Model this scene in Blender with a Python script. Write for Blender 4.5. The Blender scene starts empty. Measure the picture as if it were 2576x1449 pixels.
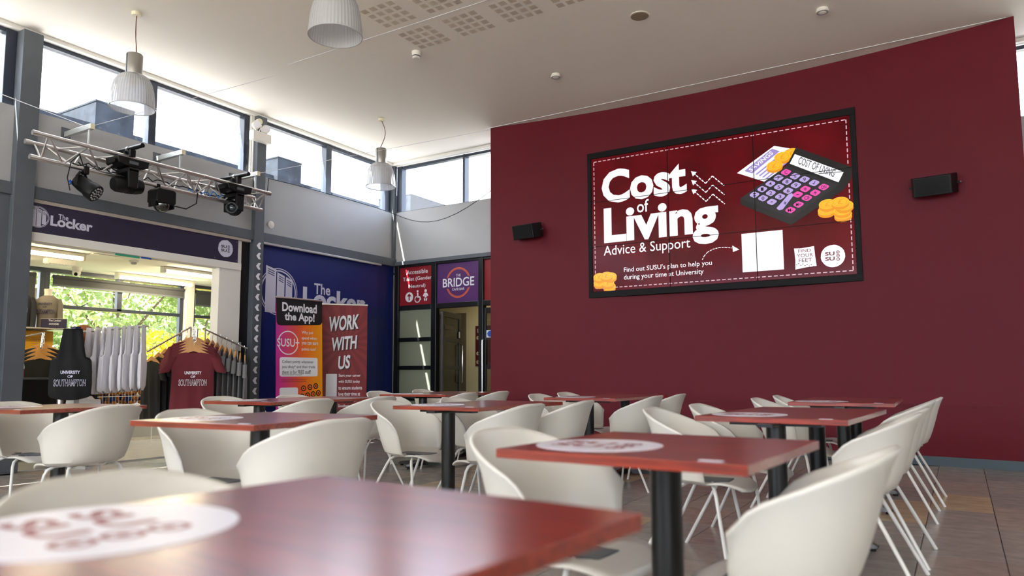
import bpy, math, random
from mathutils import Vector, Matrix

random.seed(7)
PI = math.pi
SC = bpy.context.scene
COL = SC.collection

# ------------------------------------------------------------------ camera
cam_d = bpy.data.cameras.new('camera')
cam = bpy.data.objects.new('camera', cam_d)
COL.objects.link(cam)
cr = Vector((0.8525671547, 0.5226068360, -0.0033677353))
cu = Vector((0.0531879520, -0.0803553176, 0.9953462034))
cf = Vector((-0.5199041147, 0.8487786036, 0.0963046918))
M = Matrix(((cr.x, cu.x, -cf.x, 0), (cr.y, cu.y, -cf.y, 0), (cr.z, cu.z, -cf.z, 1.0), (0, 0, 0, 1)))
cam.matrix_world = M
cam_d.sensor_width = 36.0
cam_d.lens = 1829.83 / 2576 * 36
cam_d.shift_y = 40.9 / 2576
cam_d.clip_start = 0.02
cam_d.clip_end = 300
cam_d.dof.use_dof = True
cam_d.dof.focus_distance = 8.0
cam_d.dof.aperture_fstop = 2.0
SC.camera = cam

# ------------------------------------------------------------------ world, sun, exposure
SC.view_settings.view_transform = 'Standard'
SC.view_settings.look = 'None'
SC.view_settings.gamma = 1.0
SC.view_settings.use_curve_mapping = False
SC.view_settings.exposure = 1.5
SKY = 3.6
SUN = 30.0
world = bpy.data.worlds.new('overcast_sky')
SC.world = world
world.use_nodes = True
nt = world.node_tree
nt.nodes.clear()
w_out = nt.nodes.new('ShaderNodeOutputWorld')
w_bg = nt.nodes.new('ShaderNodeBackground')
w_tc = nt.nodes.new('ShaderNodeTexCoord')
w_map = nt.nodes.new('ShaderNodeMapping')
w_map.inputs['Scale'].default_value = (1.0, 1.0, 2.2)
w_n = nt.nodes.new('ShaderNodeTexNoise')
w_n.inputs['Scale'].default_value = 2.3
w_n.inputs['Detail'].default_value = 7
w_n.inputs['Roughness'].default_value = 0.55
w_r = nt.nodes.new('ShaderNodeValToRGB')
w_r.color_ramp.elements[0].position = 0.36
w_r.color_ramp.elements[0].color = (0.34, 0.46, 0.72, 1)
w_r.color_ramp.elements[1].position = 0.56
w_r.color_ramp.elements[1].color = (0.93, 0.96, 1.0, 1)
nt.links.new(w_tc.outputs['Generated'], w_map.inputs['Vector'])
nt.links.new(w_map.outputs['Vector'], w_n.inputs['Vector'])
nt.links.new(w_n.outputs['Fac'], w_r.inputs['Fac'])
nt.links.new(w_r.outputs['Color'], w_bg.inputs['Color'])
nt.links.new(w_bg.outputs['Background'], w_out.inputs['Surface'])
w_bg.inputs['Strength'].default_value = SKY

sun_d = bpy.data.lights.new('sun', 'SUN')
sun_d.energy = SUN
sun_d.angle = math.radians(0.6)
sun_d.color = (1.0, 0.95, 0.86)
sun = bpy.data.objects.new('sun', sun_d)
COL.objects.link(sun)
sun.rotation_euler = Vector((0.25, 0.75, -1.0)).to_track_quat('-Z', 'Y').to_euler()

def portal(loc, direction, sx, sy):
    """sampling portal in a window opening: no light of its own, it only guides the sky light"""
    d = bpy.data.lights.new('window_portal', 'AREA')
    d.shape = 'RECTANGLE'
    d.size, d.size_y = sx, sy
    d.cycles.is_portal = True
    o = bpy.data.objects.new('window_portal', d)
    COL.objects.link(o)
    o.location = loc
    o.rotation_euler = Vector(direction).to_track_quat('-Z', 'Z').to_euler()

portal((-8.62, 6.7, 4.3), (1, 0, 0), 6.4, 0.9)
portal((-1.2, 9.97, 4.3), (0, -1, 0), 14.4, 0.9)
portal((-1.2, -5.0, 2.6), (0, 1, 0), 14.2, 2.9)
portal((-11.68, 6.5, 1.75), (1, 0, 0), 5.4, 1.5)

# ------------------------------------------------------------------ materials
MATS = {}
def lin(c):
    return tuple(((x / 255) / 12.92 if x / 255 <= 0.04045 else ((x / 255 + 0.055) / 1.055) ** 2.4) for x in c)

def mat(name, rgb, rough=0.5, metal=0.0, spec=0.5, emit=0.0, noise=0.0, nscale=6.0, bump=0.0, bscale=60.0, coat=0.0, stretch=None):
    if name in MATS:
        return MATS[name]
    m = bpy.data.materials.new(name)
    m.use_nodes = True
    t = m.node_tree
    b = t.nodes['Principled BSDF']
    c = (*lin(rgb), 1)
    b.inputs['Base Color'].default_value = c
    b.inputs['Roughness'].default_value = rough
    b.inputs['Metallic'].default_value = metal
    b.inputs['Specular IOR Level'].default_value = spec
    b.inputs['Coat Weight'].default_value = coat
    b.inputs['Coat Roughness'].default_value = 0.08
    if emit:
        b.inputs['Emission Color'].default_value = c
        b.inputs['Emission Strength'].default_value = emit
    if noise or bump:
        tc = t.nodes.new('ShaderNodeTexCoord')
        mp = t.nodes.new('ShaderNodeMapping')
        if stretch:
            mp.inputs['Scale'].default_value = stretch
        t.links.new(tc.outputs['Object'], mp.inputs['Vector'])
    if noise:
        n = t.nodes.new('ShaderNodeTexNoise')
        n.inputs['Scale'].default_value = nscale
        n.inputs['Detail'].default_value = 5
        t.links.new(mp.outputs['Vector'], n.inputs['Vector'])
        r = t.nodes.new('ShaderNodeValToRGB')
        r.color_ramp.elements[0].position = 0.3
        r.color_ramp.elements[1].position = 0.7
        r.color_ramp.elements[0].color = tuple(x * (1 - noise) for x in c[:3]) + (1,)
        r.color_ramp.elements[1].color = tuple(min(1, x * (1 + noise)) for x in c[:3]) + (1,)
        t.links.new(n.outputs['Fac'], r.inputs['Fac'])
        t.links.new(r.outputs['Color'], b.inputs['Base Color'])
    if bump:
        n2 = t.nodes.new('ShaderNodeTexNoise')
        n2.inputs['Scale'].default_value = bscale
        n2.inputs['Detail'].default_value = 4
        t.links.new(mp.outputs['Vector'], n2.inputs['Vector'])
        bp = t.nodes.new('ShaderNodeBump')
        bp.inputs['Strength'].default_value = bump
        bp.inputs['Distance'].default_value = 0.01
        t.links.new(n2.outputs['Fac'], bp.inputs['Height'])
        t.links.new(bp.outputs['Normal'], b.inputs['Normal'])
    MATS[name] = m
    return m

def glass_mat(name, tint=(1, 1, 1), refl=0.06, rough=0.02, opacity=0.0, film=(200, 205, 195), dirt=0.0):
    m = bpy.data.materials.new(name)
    m.use_nodes = True
    t = m.node_tree
    t.nodes.clear()
    out = t.nodes.new('ShaderNodeOutputMaterial')
    tr = t.nodes.new('ShaderNodeBsdfTransparent')
    tr.inputs['Color'].default_value = (*tint, 1)
    gl = t.nodes.new('ShaderNodeBsdfGlossy')
    gl.inputs['Roughness'].default_value = rough
    lw = t.nodes.new('ShaderNodeLayerWeight')
    lw.inputs['Blend'].default_value = 0.5
    pw = t.nodes.new('ShaderNodeMath')
    pw.operation = 'POWER'
    pw.inputs[1].default_value = 4.0
    ma = t.nodes.new('ShaderNodeMath')
    ma.operation = 'MULTIPLY_ADD'
    ma.inputs[1].default_value = 0.45
    ma.inputs[2].default_value = refl * 0.5
    t.links.new(lw.outputs['Facing'], pw.inputs[0])
    t.links.new(pw.outputs['Value'], ma.inputs[0])
    mx = t.nodes.new('ShaderNodeMixShader')
    t.links.new(ma.outputs['Value'], mx.inputs['Fac'])
    t.links.new(tr.outputs['BSDF'], mx.inputs[1])
    t.links.new(gl.outputs['BSDF'], mx.inputs[2])
    last = mx
    if opacity or dirt:
        df = t.nodes.new('ShaderNodeBsdfDiffuse')
        df.inputs['Color'].default_value = (*lin(film), 1)
        m2 = t.nodes.new('ShaderNodeMixShader')
        m2.inputs['Fac'].default_value = opacity
        if dirt:
            tc = t.nodes.new('ShaderNodeTexCoord')
            n = t.nodes.new('ShaderNodeTexNoise')
            n.inputs['Scale'].default_value = 14
            n.inputs['Detail'].default_value = 8
            n.inputs['Roughness'].default_value = 0.7
            r = t.nodes.new('ShaderNodeValToRGB')
            r.color_ramp.elements[0].position = 0.55
            r.color_ramp.elements[0].color = (0, 0, 0, 1)
            r.color_ramp.elements[1].position = 0.8
            r.color_ramp.elements[1].color = (dirt, dirt, dirt, 1)
            t.links.new(tc.outputs['Object'], n.inputs['Vector'])
            t.links.new(n.outputs['Fac'], r.inputs['Fac'])
            t.links.new(r.outputs['Color'], m2.inputs['Fac'])
        t.links.new(mx.outputs['Shader'], m2.inputs[1])
        t.links.new(df.outputs['BSDF'], m2.inputs[2])
        last = m2
    t.links.new(last.outputs['Shader'], out.inputs['Surface'])
    MATS[name] = m
    return m

def emit_mat(name, rgb, strength=1.0):
    return mat(name, rgb, rough=0.12, emit=strength, spec=0.4)

# ------------------------------------------------------------------ mesh builder
class MB:
    def __init__(s):
        s.v = []
        s.f = []
    def add(s, vs, fs):
        n = len(s.v)
        s.v += [tuple(v) for v in vs]
        s.f += [tuple(i + n for i in f) for f in fs]
        return s
    def box(s, x0, y0, z0, x1, y1, z1):
        x0, x1 = min(x0, x1), max(x0, x1)
        y0, y1 = min(y0, y1), max(y0, y1)
        z0, z1 = min(z0, z1), max(z0, z1)
        return s.add([(x0, y0, z0), (x1, y0, z0), (x1, y1, z0), (x0, y1, z0), (x0, y0, z1), (x1, y0, z1), (x1, y1, z1), (x0, y1, z1)],
                     [(0, 3, 2, 1), (4, 5, 6, 7), (0, 1, 5, 4), (1, 2, 6, 5), (2, 3, 7, 6), (3, 0, 4, 7)])
    def path(s, pts, r, n=8, r2=None, cap=True):
        pts = [Vector(q) for q in pts]
        m = len(pts)
        rings = []
        ref = None
        for i, q in enumerate(pts):
            d = (pts[min(i + 1, m - 1)] - pts[max(i - 1, 0)])
            d = d.normalized() if d.length > 1e-9 else Vector((0, 0, 1))
            if ref is None:
                a = Vector((0, 0, 1)) if abs(d.z) < 0.9 else Vector((1, 0, 0))
                ref = d.cross(a).normalized()
            else:
                ref = (ref - d * ref.dot(d)).normalized()
            b = d.cross(ref)
            rr = r if r2 is None else r + (r2 - r) * i / (m - 1)
            rings.append([q + (ref * math.cos(2 * PI * k / n) + b * math.sin(2 * PI * k / n)) * rr for k in range(n)])
        vs = [v for ring in rings for v in ring]
        fs = []
        for i in range(m - 1):
            for k in range(n):
                fs.append((i * n + k, i * n + (k + 1) % n, (i + 1) * n + (k + 1) % n, (i + 1) * n + k))
        if cap:
            fs.append(tuple(reversed(range(n))))
            fs.append(tuple((m - 1) * n + k for k in range(n)))
        return s.add(vs, fs)
    def tube(s, p, q, r, n=10, r2=None):
        return s.path([p, q], r, n, r2)
    def lathe(s, prof, n=24, c=(0, 0, 0), cap=True, mat4=None):
        vs = []
        for (r, z) in prof:
            for k in range(n):
                a = 2 * PI * k / n
                v = Vector((r * math.cos(a), r * math.sin(a), z))
                if mat4:
                    v = mat4 @ v
                vs.append((v.x + c[0], v.y + c[1], v.z + c[2]))
        fs = []
        for i in range(len(prof) - 1):
            for k in range(n):
                fs.append((i * n + k, i * n + (k + 1) % n, (i + 1) * n + (k + 1) % n, (i + 1) * n + k))
        if cap:
            fs.append(tuple(reversed(range(n))))
            fs.append(tuple((len(prof) - 1) * n + k for k in range(n)))
        return s.add(vs, fs)
    def prism(s, poly, z0, z1):
        n = len(poly)
        a = sum(poly[i][0] * poly[(i + 1) % n][1] - poly[(i + 1) % n][0] * poly[i][1] for i in range(n))
        if a < 0:
            poly = list(reversed(poly))
        vs = [(x, y, z0) for x, y in poly] + [(x, y, z1) for x, y in poly]
        fs = [tuple(reversed(range(n))), tuple(range(n, 2 * n))]
        fs += [(i, (i + 1) % n, n + (i + 1) % n, n + i) for i in range(n)]
        return s.add(vs, fs)
    def grid(s, pts, closed=False):
        """pts: rows of points"""
        R, Cn = len(pts), len(pts[0])
        fs = []
        for i in range(R - 1):
            for j in range(Cn if closed else Cn - 1):
                fs.append((i * Cn + j, i * Cn + (j + 1) % Cn, (i + 1) * Cn + (j + 1) % Cn, (i + 1) * Cn + j))
        return s.add([q for r in pts for q in r], fs)
    def ball(s, c, r, n=12, m=8, sc=(1, 1, 1)):
        prof = [(max(1e-4, math.sin(PI * i / m)), -math.cos(PI * i / m)) for i in range(m + 1)]
        vs = []
        for (rr, z) in prof:
            for k in range(n):
                a = 2 * PI * k / n
                vs.append((c[0] + r * sc[0] * rr * math.cos(a), c[1] + r * sc[1] * rr * math.sin(a), c[2] + r * sc[2] * z))
        fs = []
        for i in range(m):
            for k in range(n):
                fs.append((i * n + k, i * n + (k + 1) % n, (i + 1) * n + (k + 1) % n, (i + 1) * n + k))
        return s.add(vs, fs)
    def mesh(s, name, m, smooth=False):
        me = bpy.data.meshes.new(name)
        me.from_pydata(s.v, [], s.f)
        me.materials.append(MATS[m] if isinstance(m, str) else m)
        if smooth:
            me.polygons.foreach_set('use_smooth', [True] * len(me.polygons))
            me.set_sharp_from_angle(angle=math.radians(40))
        me.update()
        return me

def link(name, me, parent=None, loc=None, rot=None, mw=None):
    o = bpy.data.objects.new(name, me)
    COL.objects.link(o)
    if parent is not None:
        o.parent = parent
    if mw is not None:
        o.matrix_local = mw
    if loc is not None:
        o.location = loc
    if rot is not None:
        o.rotation_euler = rot
    return o

def obj(name, mb, m, parent=None, loc=None, rot=None, smooth=False, bevel=0.0, mw=None):
    o = link(name, mb.mesh(name, m, smooth), parent, loc, rot, mw)
    if bevel:
        b = o.modifiers.new('bevel', 'BEVEL')
        b.width = bevel
        b.segments = 2
        b.limit_method = 'ANGLE'
    return o

def tag(o, label, cat, group=None, kind=None):
    o['label'] = label
    o['category'] = cat
    if group:
        o['group'] = group
    if kind:
        o['kind'] = kind
    return o

def empty(name, loc=(0, 0, 0), rz=0.0, mw=None):
    o = bpy.data.objects.new(name, None)
    o.empty_display_size = 0.1
    COL.objects.link(o)
    if mw is not None:
        o.matrix_world = mw
    else:
        o.location = loc
        o.rotation_euler = (0, 0, rz)
    return o

def copy_tree(o, parent=None):
    c = o.copy()
    COL.objects.link(c)
    c.parent = parent
    for ch in [k for k in o.children]:
        copy_tree(ch, c)
    return c

def plane_x(X, Y, Z):
    """sign frame on a wall that faces +X: local x runs along +Y, local y up, local z into the room"""
    return Matrix(((0, 0, 1, X), (1, 0, 0, Y), (0, 1, 0, Z), (0, 0, 0, 1)))

def plane_y(X, Y, Z):
    """sign frame on a wall that faces -Y: local x runs along +X, local y up, local z into the room"""
    return Matrix(((1, 0, 0, X), (0, 0, -1, Y), (0, 1, 0, Z), (0, 0, 0, 1)))

_fc = {}
def text_mesh(s, bold):
    key = (s, bold)
    if key not in _fc:
        cu_ = bpy.data.curves.new('lettering', 'FONT')
        cu_.body = s
        cu_.size = 1.0
        cu_.offset = bold
        cu_.resolution_u = 3
        o = bpy.data.objects.new('lettering_source', cu_)
        me = bpy.data.meshes.new_from_object(o)
        bpy.data.objects.remove(o)
        co = [tuple(v.co) for v in me.vertices]
        fs = [tuple(q.vertices) for q in me.polygons]
        bpy.data.meshes.remove(me)
        bpy.data.curves.remove(cu_)
        _fc[key] = (co, fs)
    return _fc[key]

def text(parent, s, box, m, z=0.003, bold=0.012, skew=0.0, name='lettering', shear=0.0):
    """lettering fitted to a box (x0, y0, x1, y1) of the sign's own plane"""
    co, fs = text_mesh(s, bold)
    xs = [c[0] for c in co]
    ys = [c[1] for c in co]
    ax, bx, ay, by = min(xs), max(xs), min(ys), max(ys)
    x0, y0, x1, y1 = box
    kx = (x1 - x0) / max(1e-6, bx - ax)
    ky = (y1 - y0) / max(1e-6, by - ay)
    mb = MB()
    out = []
    for c in co:
        x = x0 + (c[0] - ax) * kx
        y = y0 + (c[1] - ay) * ky
        out.append((x + shear * (y - y0), y + skew * (x - x0), z))
    mb.add(out, fs)
    return obj(name, mb, m, parent)

def disc(cx, cy, r, z0, z1, n=40, ry=None, mb=None):
    ry = ry or r
    mb = mb or MB()
    return mb.prism([(cx + r * math.cos(2 * PI * k / n), cy + ry * math.sin(2 * PI * k / n)) for k in range(n)], z0, z1)

def ring(cx, cy, r0, r1, z, a0=0.0, a1=2 * PI, n=48, ratio=1.0, mb=None):
    mb = mb or MB()
    rows = []
    for k in range(n + 1):
        a = a0 + (a1 - a0) * k / n
        rows.append([(cx + r0 * math.cos(a), cy + r0 * ratio * math.sin(a), z), (cx + r1 * math.cos(a), cy + r1 * ratio * math.sin(a), z)])
    return mb.grid(rows)

def poly(pts, z, mb=None):
    mb = mb or MB()
    n = len(pts)
    a = sum(pts[i][0] * pts[(i + 1) % n][1] - pts[(i + 1) % n][0] * pts[i][1] for i in range(n))
    if a < 0:
        pts = list(reversed(pts))
    return mb.add([(x, y, z) for x, y in pts], [tuple(range(n))])

def rrect(x0, y0, x1, y1, r, n=5):
    out = []
    for cx, cy, a in ((x1 - r, y1 - r, 0), (x0 + r, y1 - r, PI / 2), (x0 + r, y0 + r, PI), (x1 - r, y0 + r, 1.5 * PI)):
        for k in range(n + 1):
            t = a + PI / 2 * k / n
            out.append((cx + r * math.cos(t), cy + r * math.sin(t)))
    return out

def dashes(pts, w, dash, gap, z, mb=None):
    mb = mb or MB()
    for (ax, ay), (bx, by) in zip(pts[:-1], pts[1:]):
        L = math.hypot(bx - ax, by - ay)
        ux, uy = (bx - ax) / L, (by - ay) / L
        t = 0.0
        while t < L - 1e-6:
            e = min(L, t + dash)
            px, py = -uy * w / 2, ux * w / 2
            poly([(ax + ux * t + px, ay + uy * t + py), (ax + ux * t - px, ay + uy * t - py), (ax + ux * e - px, ay + uy * e - py), (ax + ux * e + px, ay + uy * e + py)], z, mb)
            t = e + gap
    return mb

# palette
mat('ceiling_paint', (236, 231, 222), 0.85)
mat('white_paint', (228, 226, 220), 0.6)
mat('grey_panel', (168, 169, 171), 0.45, noise=0.03, nscale=1.5)
mat('steel_grey', (84, 90, 97), 0.45, noise=0.06, nscale=5)
mat('window_frame', (44, 52, 66), 0.35)
mat('black_frame', (14, 15, 18), 0.3)
mat('red_wall', (99, 13, 30), 0.55, spec=0.25, noise=0.03, nscale=1.2)
mat('skirting_grey', (74, 90, 100), 0.5)
mat('silver', (196, 194, 190), 0.3, metal=0.6)
mat('aluminium', (216, 212, 210), 0.28, metal=0.95)
mat('chrome', (200, 200, 202), 0.18, metal=1.0)
mat('navy_fascia', (36, 27, 58), 0.35)
mat('royal_blue', (17, 32, 104), 0.4)
mat('deep_blue', (10, 26, 92), 0.5)
mat('print_white', (232, 232, 238), 0.5)
mat('print_lilac', (205, 205, 228), 0.5)
mat('print_black', (16, 16, 18), 0.5)
mat('black_plastic', (8, 8, 9), 0.42, spec=0.3, noise=0.1, nscale=20)
mat('black_matt', (6, 6, 7), 0.6, spec=0.25)
mat('rubber', (14, 14, 14), 0.7)
mat('cream_paint', (214, 206, 168), 0.7)
mat('brown_door', (104, 94, 78), 0.5)
mat('sign_red', (140, 22, 34), 0.35)
mat('sign_purple', (84, 44, 104), 0.35)
mat('sign_maroon', (84, 18, 26), 0.4)
mat('orange', (240, 112, 40), 0.5)
mat('chair_white', (216, 213, 204), 0.38, spec=0.5)
mat('chair_leg', (226, 226, 224), 0.3)
mat('table_black', (17, 18, 20), 0.3)
mat('lamp_cream', (228, 220, 190), 0.5)
mat('detector_white', (232, 228, 220), 0.5)
mat('concrete', (150, 156, 164), 0.8, noise=0.2, nscale=3)
mat('roof_grey', (132, 133, 134), 0.8, noise=0.15, nscale=2)
mat('metal_dark_panel', (34, 39, 46), 0.9, spec=0.05, noise=0.3, nscale=5)
mat('plywood', (178, 134, 80), 0.5, noise=0.12, nscale=4)
mat('blind_grey', (62, 64, 66), 0.8)
mat('lamp_yellow', (255, 236, 196), 0.4, emit=22.0)
mat('fill_glow', (255, 240, 210), 0.4, emit=4.0)
mat('pale_strip', (182, 172, 160), 0.5)
mat('paving_bounce', (152, 148, 142), 0.8, noise=0.1, nscale=2)  # tone set by how much sunlight it bounces indoors
mat('lawn', (96, 108, 76), 0.9, noise=0.2, nscale=8)
mat('bark', (96, 80, 62), 0.9)
glass_mat('glass_clear')
glass_mat('glass_dirty', dirt=0.35, film=(150, 158, 170))
glass_mat('glass_frosted', tint=(0.85, 0.88, 0.82), opacity=0.42, film=(176, 184, 166), rough=0.1)
glass_mat('glass_tinted', tint=(0.55, 0.55, 0.48), rough=0.02)

def wood_mat():
    m = bpy.data.materials.new('red_wood')
    m.use_nodes = True
    t = m.node_tree
    b = t.nodes['Principled BSDF']
    tc = t.nodes.new('ShaderNodeTexCoord')
    mp = t.nodes.new('ShaderNodeMapping')
    mp.inputs['Scale'].default_value = (1.0, 14.0, 14.0)
    n = t.nodes.new('ShaderNodeTexNoise')
    n.inputs['Scale'].default_value = 4
    n.inputs['Detail'].default_value = 6
    n.inputs['Distortion'].default_value = 0.6
    r = t.nodes.new('ShaderNodeValToRGB')
    r.color_ramp.elements[0].position = 0.3
    r.color_ramp.elements[0].color = (*lin((106, 32, 19)), 1)
    r.color_ramp.elements[1].position = 0.72
    r.color_ramp.elements[1].color = (*lin((158, 54, 31)), 1)
    t.links.new(tc.outputs['Object'], mp.inputs['Vector'])
    t.links.new(mp.outputs['Vector'], n.inputs['Vector'])
    t.links.new(n.outputs['Fac'], r.inputs['Fac'])
    t.links.new(r.outputs['Color'], b.inputs['Base Color'])
    b.inputs['Roughness'].default_value = 0.3
    b.inputs['Coat Weight'].default_value = 1.0
    b.inputs['Coat Roughness'].default_value = 0.22
    b.inputs['Specular IOR Level'].default_value = 0.25
    MATS['red_wood'] = m
wood_mat()

def slate_mat():
    m = bpy.data.materials.new('slate_tile')
    m.use_nodes = True
    t = m.node_tree
    b = t.nodes['Principled BSDF']
    oi = t.nodes.new('ShaderNodeObjectInfo')
    rmp = t.nodes.new('ShaderNodeValToRGB')
    cr_ = rmp.color_ramp
    cr_.interpolation = 'CONSTANT'
    cols = [(0.0, (158, 152, 146)), (0.22, (146, 141, 137)), (0.42, (166, 155, 147)), (0.60, (154, 150, 146)), (0.78, (160, 147, 140)), (0.90, (188, 168, 140))]
    cr_.elements[0].position = 0.0
    cr_.elements[0].color = (*lin(cols[0][1]), 1)
    cr_.elements[1].position = cols[1][0]
    cr_.elements[1].color = (*lin(cols[1][1]), 1)
    for q, c in cols[2:]:
        e = cr_.elements.new(q)
        e.color = (*lin(c), 1)
    geo = t.nodes.new('ShaderNodeNewGeometry')
    n = t.nodes.new('ShaderNodeTexNoise')
    n.inputs['Scale'].default_value = 9
    n.inputs['Detail'].default_value = 9
    n.inputs['Roughness'].default_value = 0.65
    mp = t.nodes.new('ShaderNodeMapping')
    mp.inputs['Scale'].default_value = (0.7, 1.3, 1)
    mx = t.nodes.new('ShaderNodeMix')
    mx.data_type = 'RGBA'
    mx.blend_type = 'MULTIPLY'
    mx.inputs['Factor'].default_value = 1.0
    r2 = t.nodes.new('ShaderNodeValToRGB')
    r2.color_ramp.elements[0].position = 0.3
    r2.color_ramp.elements[0].color = (0.78, 0.77, 0.76, 1)
    r2.color_ramp.elements[1].position = 0.72
    r2.color_ramp.elements[1].color = (1.12, 1.11, 1.10, 1)
    t.links.new(oi.outputs['Random'], rmp.inputs['Fac'])
    t.links.new(geo.outputs['Position'], mp.inputs['Vector'])
    t.links.new(mp.outputs['Vector'], n.inputs['Vector'])
    t.links.new(n.outputs['Fac'], r2.inputs['Fac'])
    t.links.new(rmp.outputs['Color'], mx.inputs['A'])
    t.links.new(r2.outputs['Color'], mx.inputs['B'])
    t.links.new(mx.outputs['Result'], b.inputs['Base Color'])
    rr = t.nodes.new('ShaderNodeMapRange')
    rr.inputs['To Min'].default_value = 0.2
    rr.inputs['To Max'].default_value = 0.3
    t.links.new(n.outputs['Fac'], rr.inputs['Value'])
    t.links.new(rr.outputs['Result'], b.inputs['Roughness'])
    bp = t.nodes.new('ShaderNodeBump')
    bp.inputs['Strength'].default_value = 0.03
    bp.inputs['Distance'].default_value = 0.01
    t.links.new(n.outputs['Fac'], bp.inputs['Height'])
    t.links.new(bp.outputs['Normal'], b.inputs['Normal'])
    MATS['slate_tile'] = m
slate_mat()
mat('grout', (70, 66, 62), 0.7)
mat('shop_floor', (206, 204, 200), 0.08, noise=0.06, nscale=3)
# ================================================================== THE SETTING
def struct(name, mb, m, label, cat='structure', **k):
    o = obj(name, mb, m, **k)
    return tag(o, label, cat, kind='structure')

def sempty(name, label, cat):
    return tag(empty(name), label, cat, kind='structure')

# ---- floor with slate tiles
floor = struct('floor', MB().box(-8.55, -5.2, -0.25, 6.2, 12.1, -0.012), 'grout', 'brown grey slate floor of staggered rectangular tiles', 'floor')
tile_meshes = {}
def tile_mesh(L):
    if L not in tile_meshes:
        g = 0.0025
        mb = MB().box(g, g, -0.012, 0.403 - g, L - g, 0.0)
        tile_meshes[L] = mb.mesh('tile', 'slate_tile')
    return tile_meshes[L]
rt = random.Random(11)
k0 = -20
for k in range(k0, 5):
    x = -0.245 + 0.403 * k
    y = 0.9 + rt.random() * 0.6
    yend = 9.6 if x < -6.2 else 9.1
    while y < yend:
        L = rt.choice((0.58, 0.8, 0.8, 0.96))
        link('tile', tile_mesh(L), floor, (x, y, 0))
        y += L
far = MB().box(-8.55, -5.2, -0.012, 6.2, 0.9, -0.001)
o = obj('paving_field', far, 'slate_tile', floor)
o['kind'] = 'stuff'
o = obj('paving_field', MB().box(1.78, 0.9, -0.012, 6.2, 9.85, -0.001), 'slate_tile', floor)
o['kind'] = 'stuff'

# ---- ceiling
CZ = 4.78
ceiling = struct('ceiling', MB().box(-8.70, -5.4, CZ, 6.4, 10.06, CZ + 0.2), 'ceiling_paint', 'plain off-white plaster ceiling with square groups of slots', 'ceiling')
mat('slot_dark', (192, 180, 166), 0.9)
slot = MB()
for i in range(6):
    y = -0.0375 + 0.013 * i
    slot.box(-0.0375, y, -0.002, 0.0375, y + 0.0085, 0.0)
slot.box(-0.004, -0.0375, -0.0018, 0.004, 0.036, 0.0)
slot_me = slot.mesh('grille', 'slot_dark')
for bx_, by_ in ((-4.93, 6.19), (-4.33, 6.19), (-3.73, 6.19), (-3.13, 6.19), (-4.93, 5.58), (-4.33, 5.58), (-3.73, 5.58), (-3.13, 5.58), (-4.93, 4.97), (-5.53, 4.97)):
    if bx_ < -5.4:
        continue
    for i in range(4):
        for j in range(4):
            link('grille', slot_me, ceiling, (bx_ - 0.173 + 0.115 * i, by_ - 0.173 + 0.115 * j, CZ))
obj('joint_strip', MB().box(-6.8, 5.875, CZ - 0.003, 6, 5.885, CZ), 'print_white', ceiling)
obj('joint_strip', MB().box(-6.1, 9.10, CZ - 0.006, 0.62, 9.112, CZ), 'print_white', ceiling)
struct('trim_1', MB().box(-8.56, -5, CZ - 0.045, -8.47, 9.85, CZ), 'white_paint', 'white ceiling edge trim above the left clerestory windows', 'trim', bevel=0.004)
struct('trim_2', MB().box(-8.47, 9.76, CZ - 0.045, 6.0, 9.85, CZ), 'white_paint', 'white ceiling edge trim above the far clerestory windows', 'trim', bevel=0.004)

# ---- left wall: grey spandrel panels, beam, columns, clerestory windows
wall_left = sempty('wall_left', 'grey panelled side wall with clerestory windows and shop front', 'wall')
for y0, y1 in ((-5.0, 3.67), (3.87, 6.77), (6.93, 9.85)):
    obj('panel', MB().box(-8.66, y0, 3.05, -8.5, y1, 3.89), 'grey_panel', wall_left)
obj('panel', MB().box(-8.66, -5.0, 0, -8.5, 3.45, 2.92), 'cream_paint', wall_left)
obj('jamb', MB().box(-8.66, 3.45, 0, -8.47, 3.67, 2.92), 'steel_grey', wall_left)
struct('beam_1', MB().box(-8.66, -5.0, 2.915, -8.44, 9.85, 3.05), 'steel_grey', 'dark grey steel beam running above the shop front', 'beam', bevel=0.004)
struct('column_1', MB().box(-8.68, 3.67, 0, -8.40, 3.87, CZ - 0.045), 'steel_grey', 'dark grey steel column at the near side of the shop front', 'column', bevel=0.005)
col2 = struct('column_2', MB().box(-8.68, 6.77, 0, -8.42, 6.93, CZ - 0.045), 'steel_grey', 'dark grey steel column lined with white chevron arrows', 'column', bevel=0.005)
chev = MB().prism([(-0.038, 0.0), (0.0, 0.046), (0.038, 0.046), (0.014, 0.0), (0.038, -0.046), (0.0, -0.046)], 0.0, 0.002)
chev_me = chev.mesh('chevron', 'print_white')
for i in range(19):
    link('chevron', chev_me, col2, mw=plane_x(-8.4195, 6.846, 2.84 - 0.147 * i))

def win_left(name, y0, y1, posts, label):
    w = sempty(name, label, 'window')
    f = MB().box(-8.645, y0, 4.69, -8.55, y1, CZ - 0.045)
    f.box(-8.645, y0, 3.885, -8.57, y1, 3.905)
    obj('head_frame', f, 'window_frame', w)
    for a, b in posts:
        obj('mullion', MB().box(-8.66, a, 3.89, -8.54, b, CZ - 0.045), 'window_frame', w, bevel=0.006)
    ed = [y0] + [q for ab in posts for q in ab] + [y1]
    for a, b in zip(ed[0::2], ed[1::2]):
        if b - a > 0.1:
            obj('pane', MB().box(-8.608, a, 3.9, -8.60, b, 4.69), 'glass_dirty', w)
    return w
win_left('window_1', -4.9, 3.67, ((-2.2, -2.1), (-0.75, -0.65), (0.7, 0.8), (2.1, 2.2), (3.56, 3.67)), 'clerestory window to the near side of the grey column')
win_left('window_2', 3.87, 6.72, ((5.20, 5.30), (6.63, 6.72)), 'two-light clerestory window above the truss of stage lights')
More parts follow.
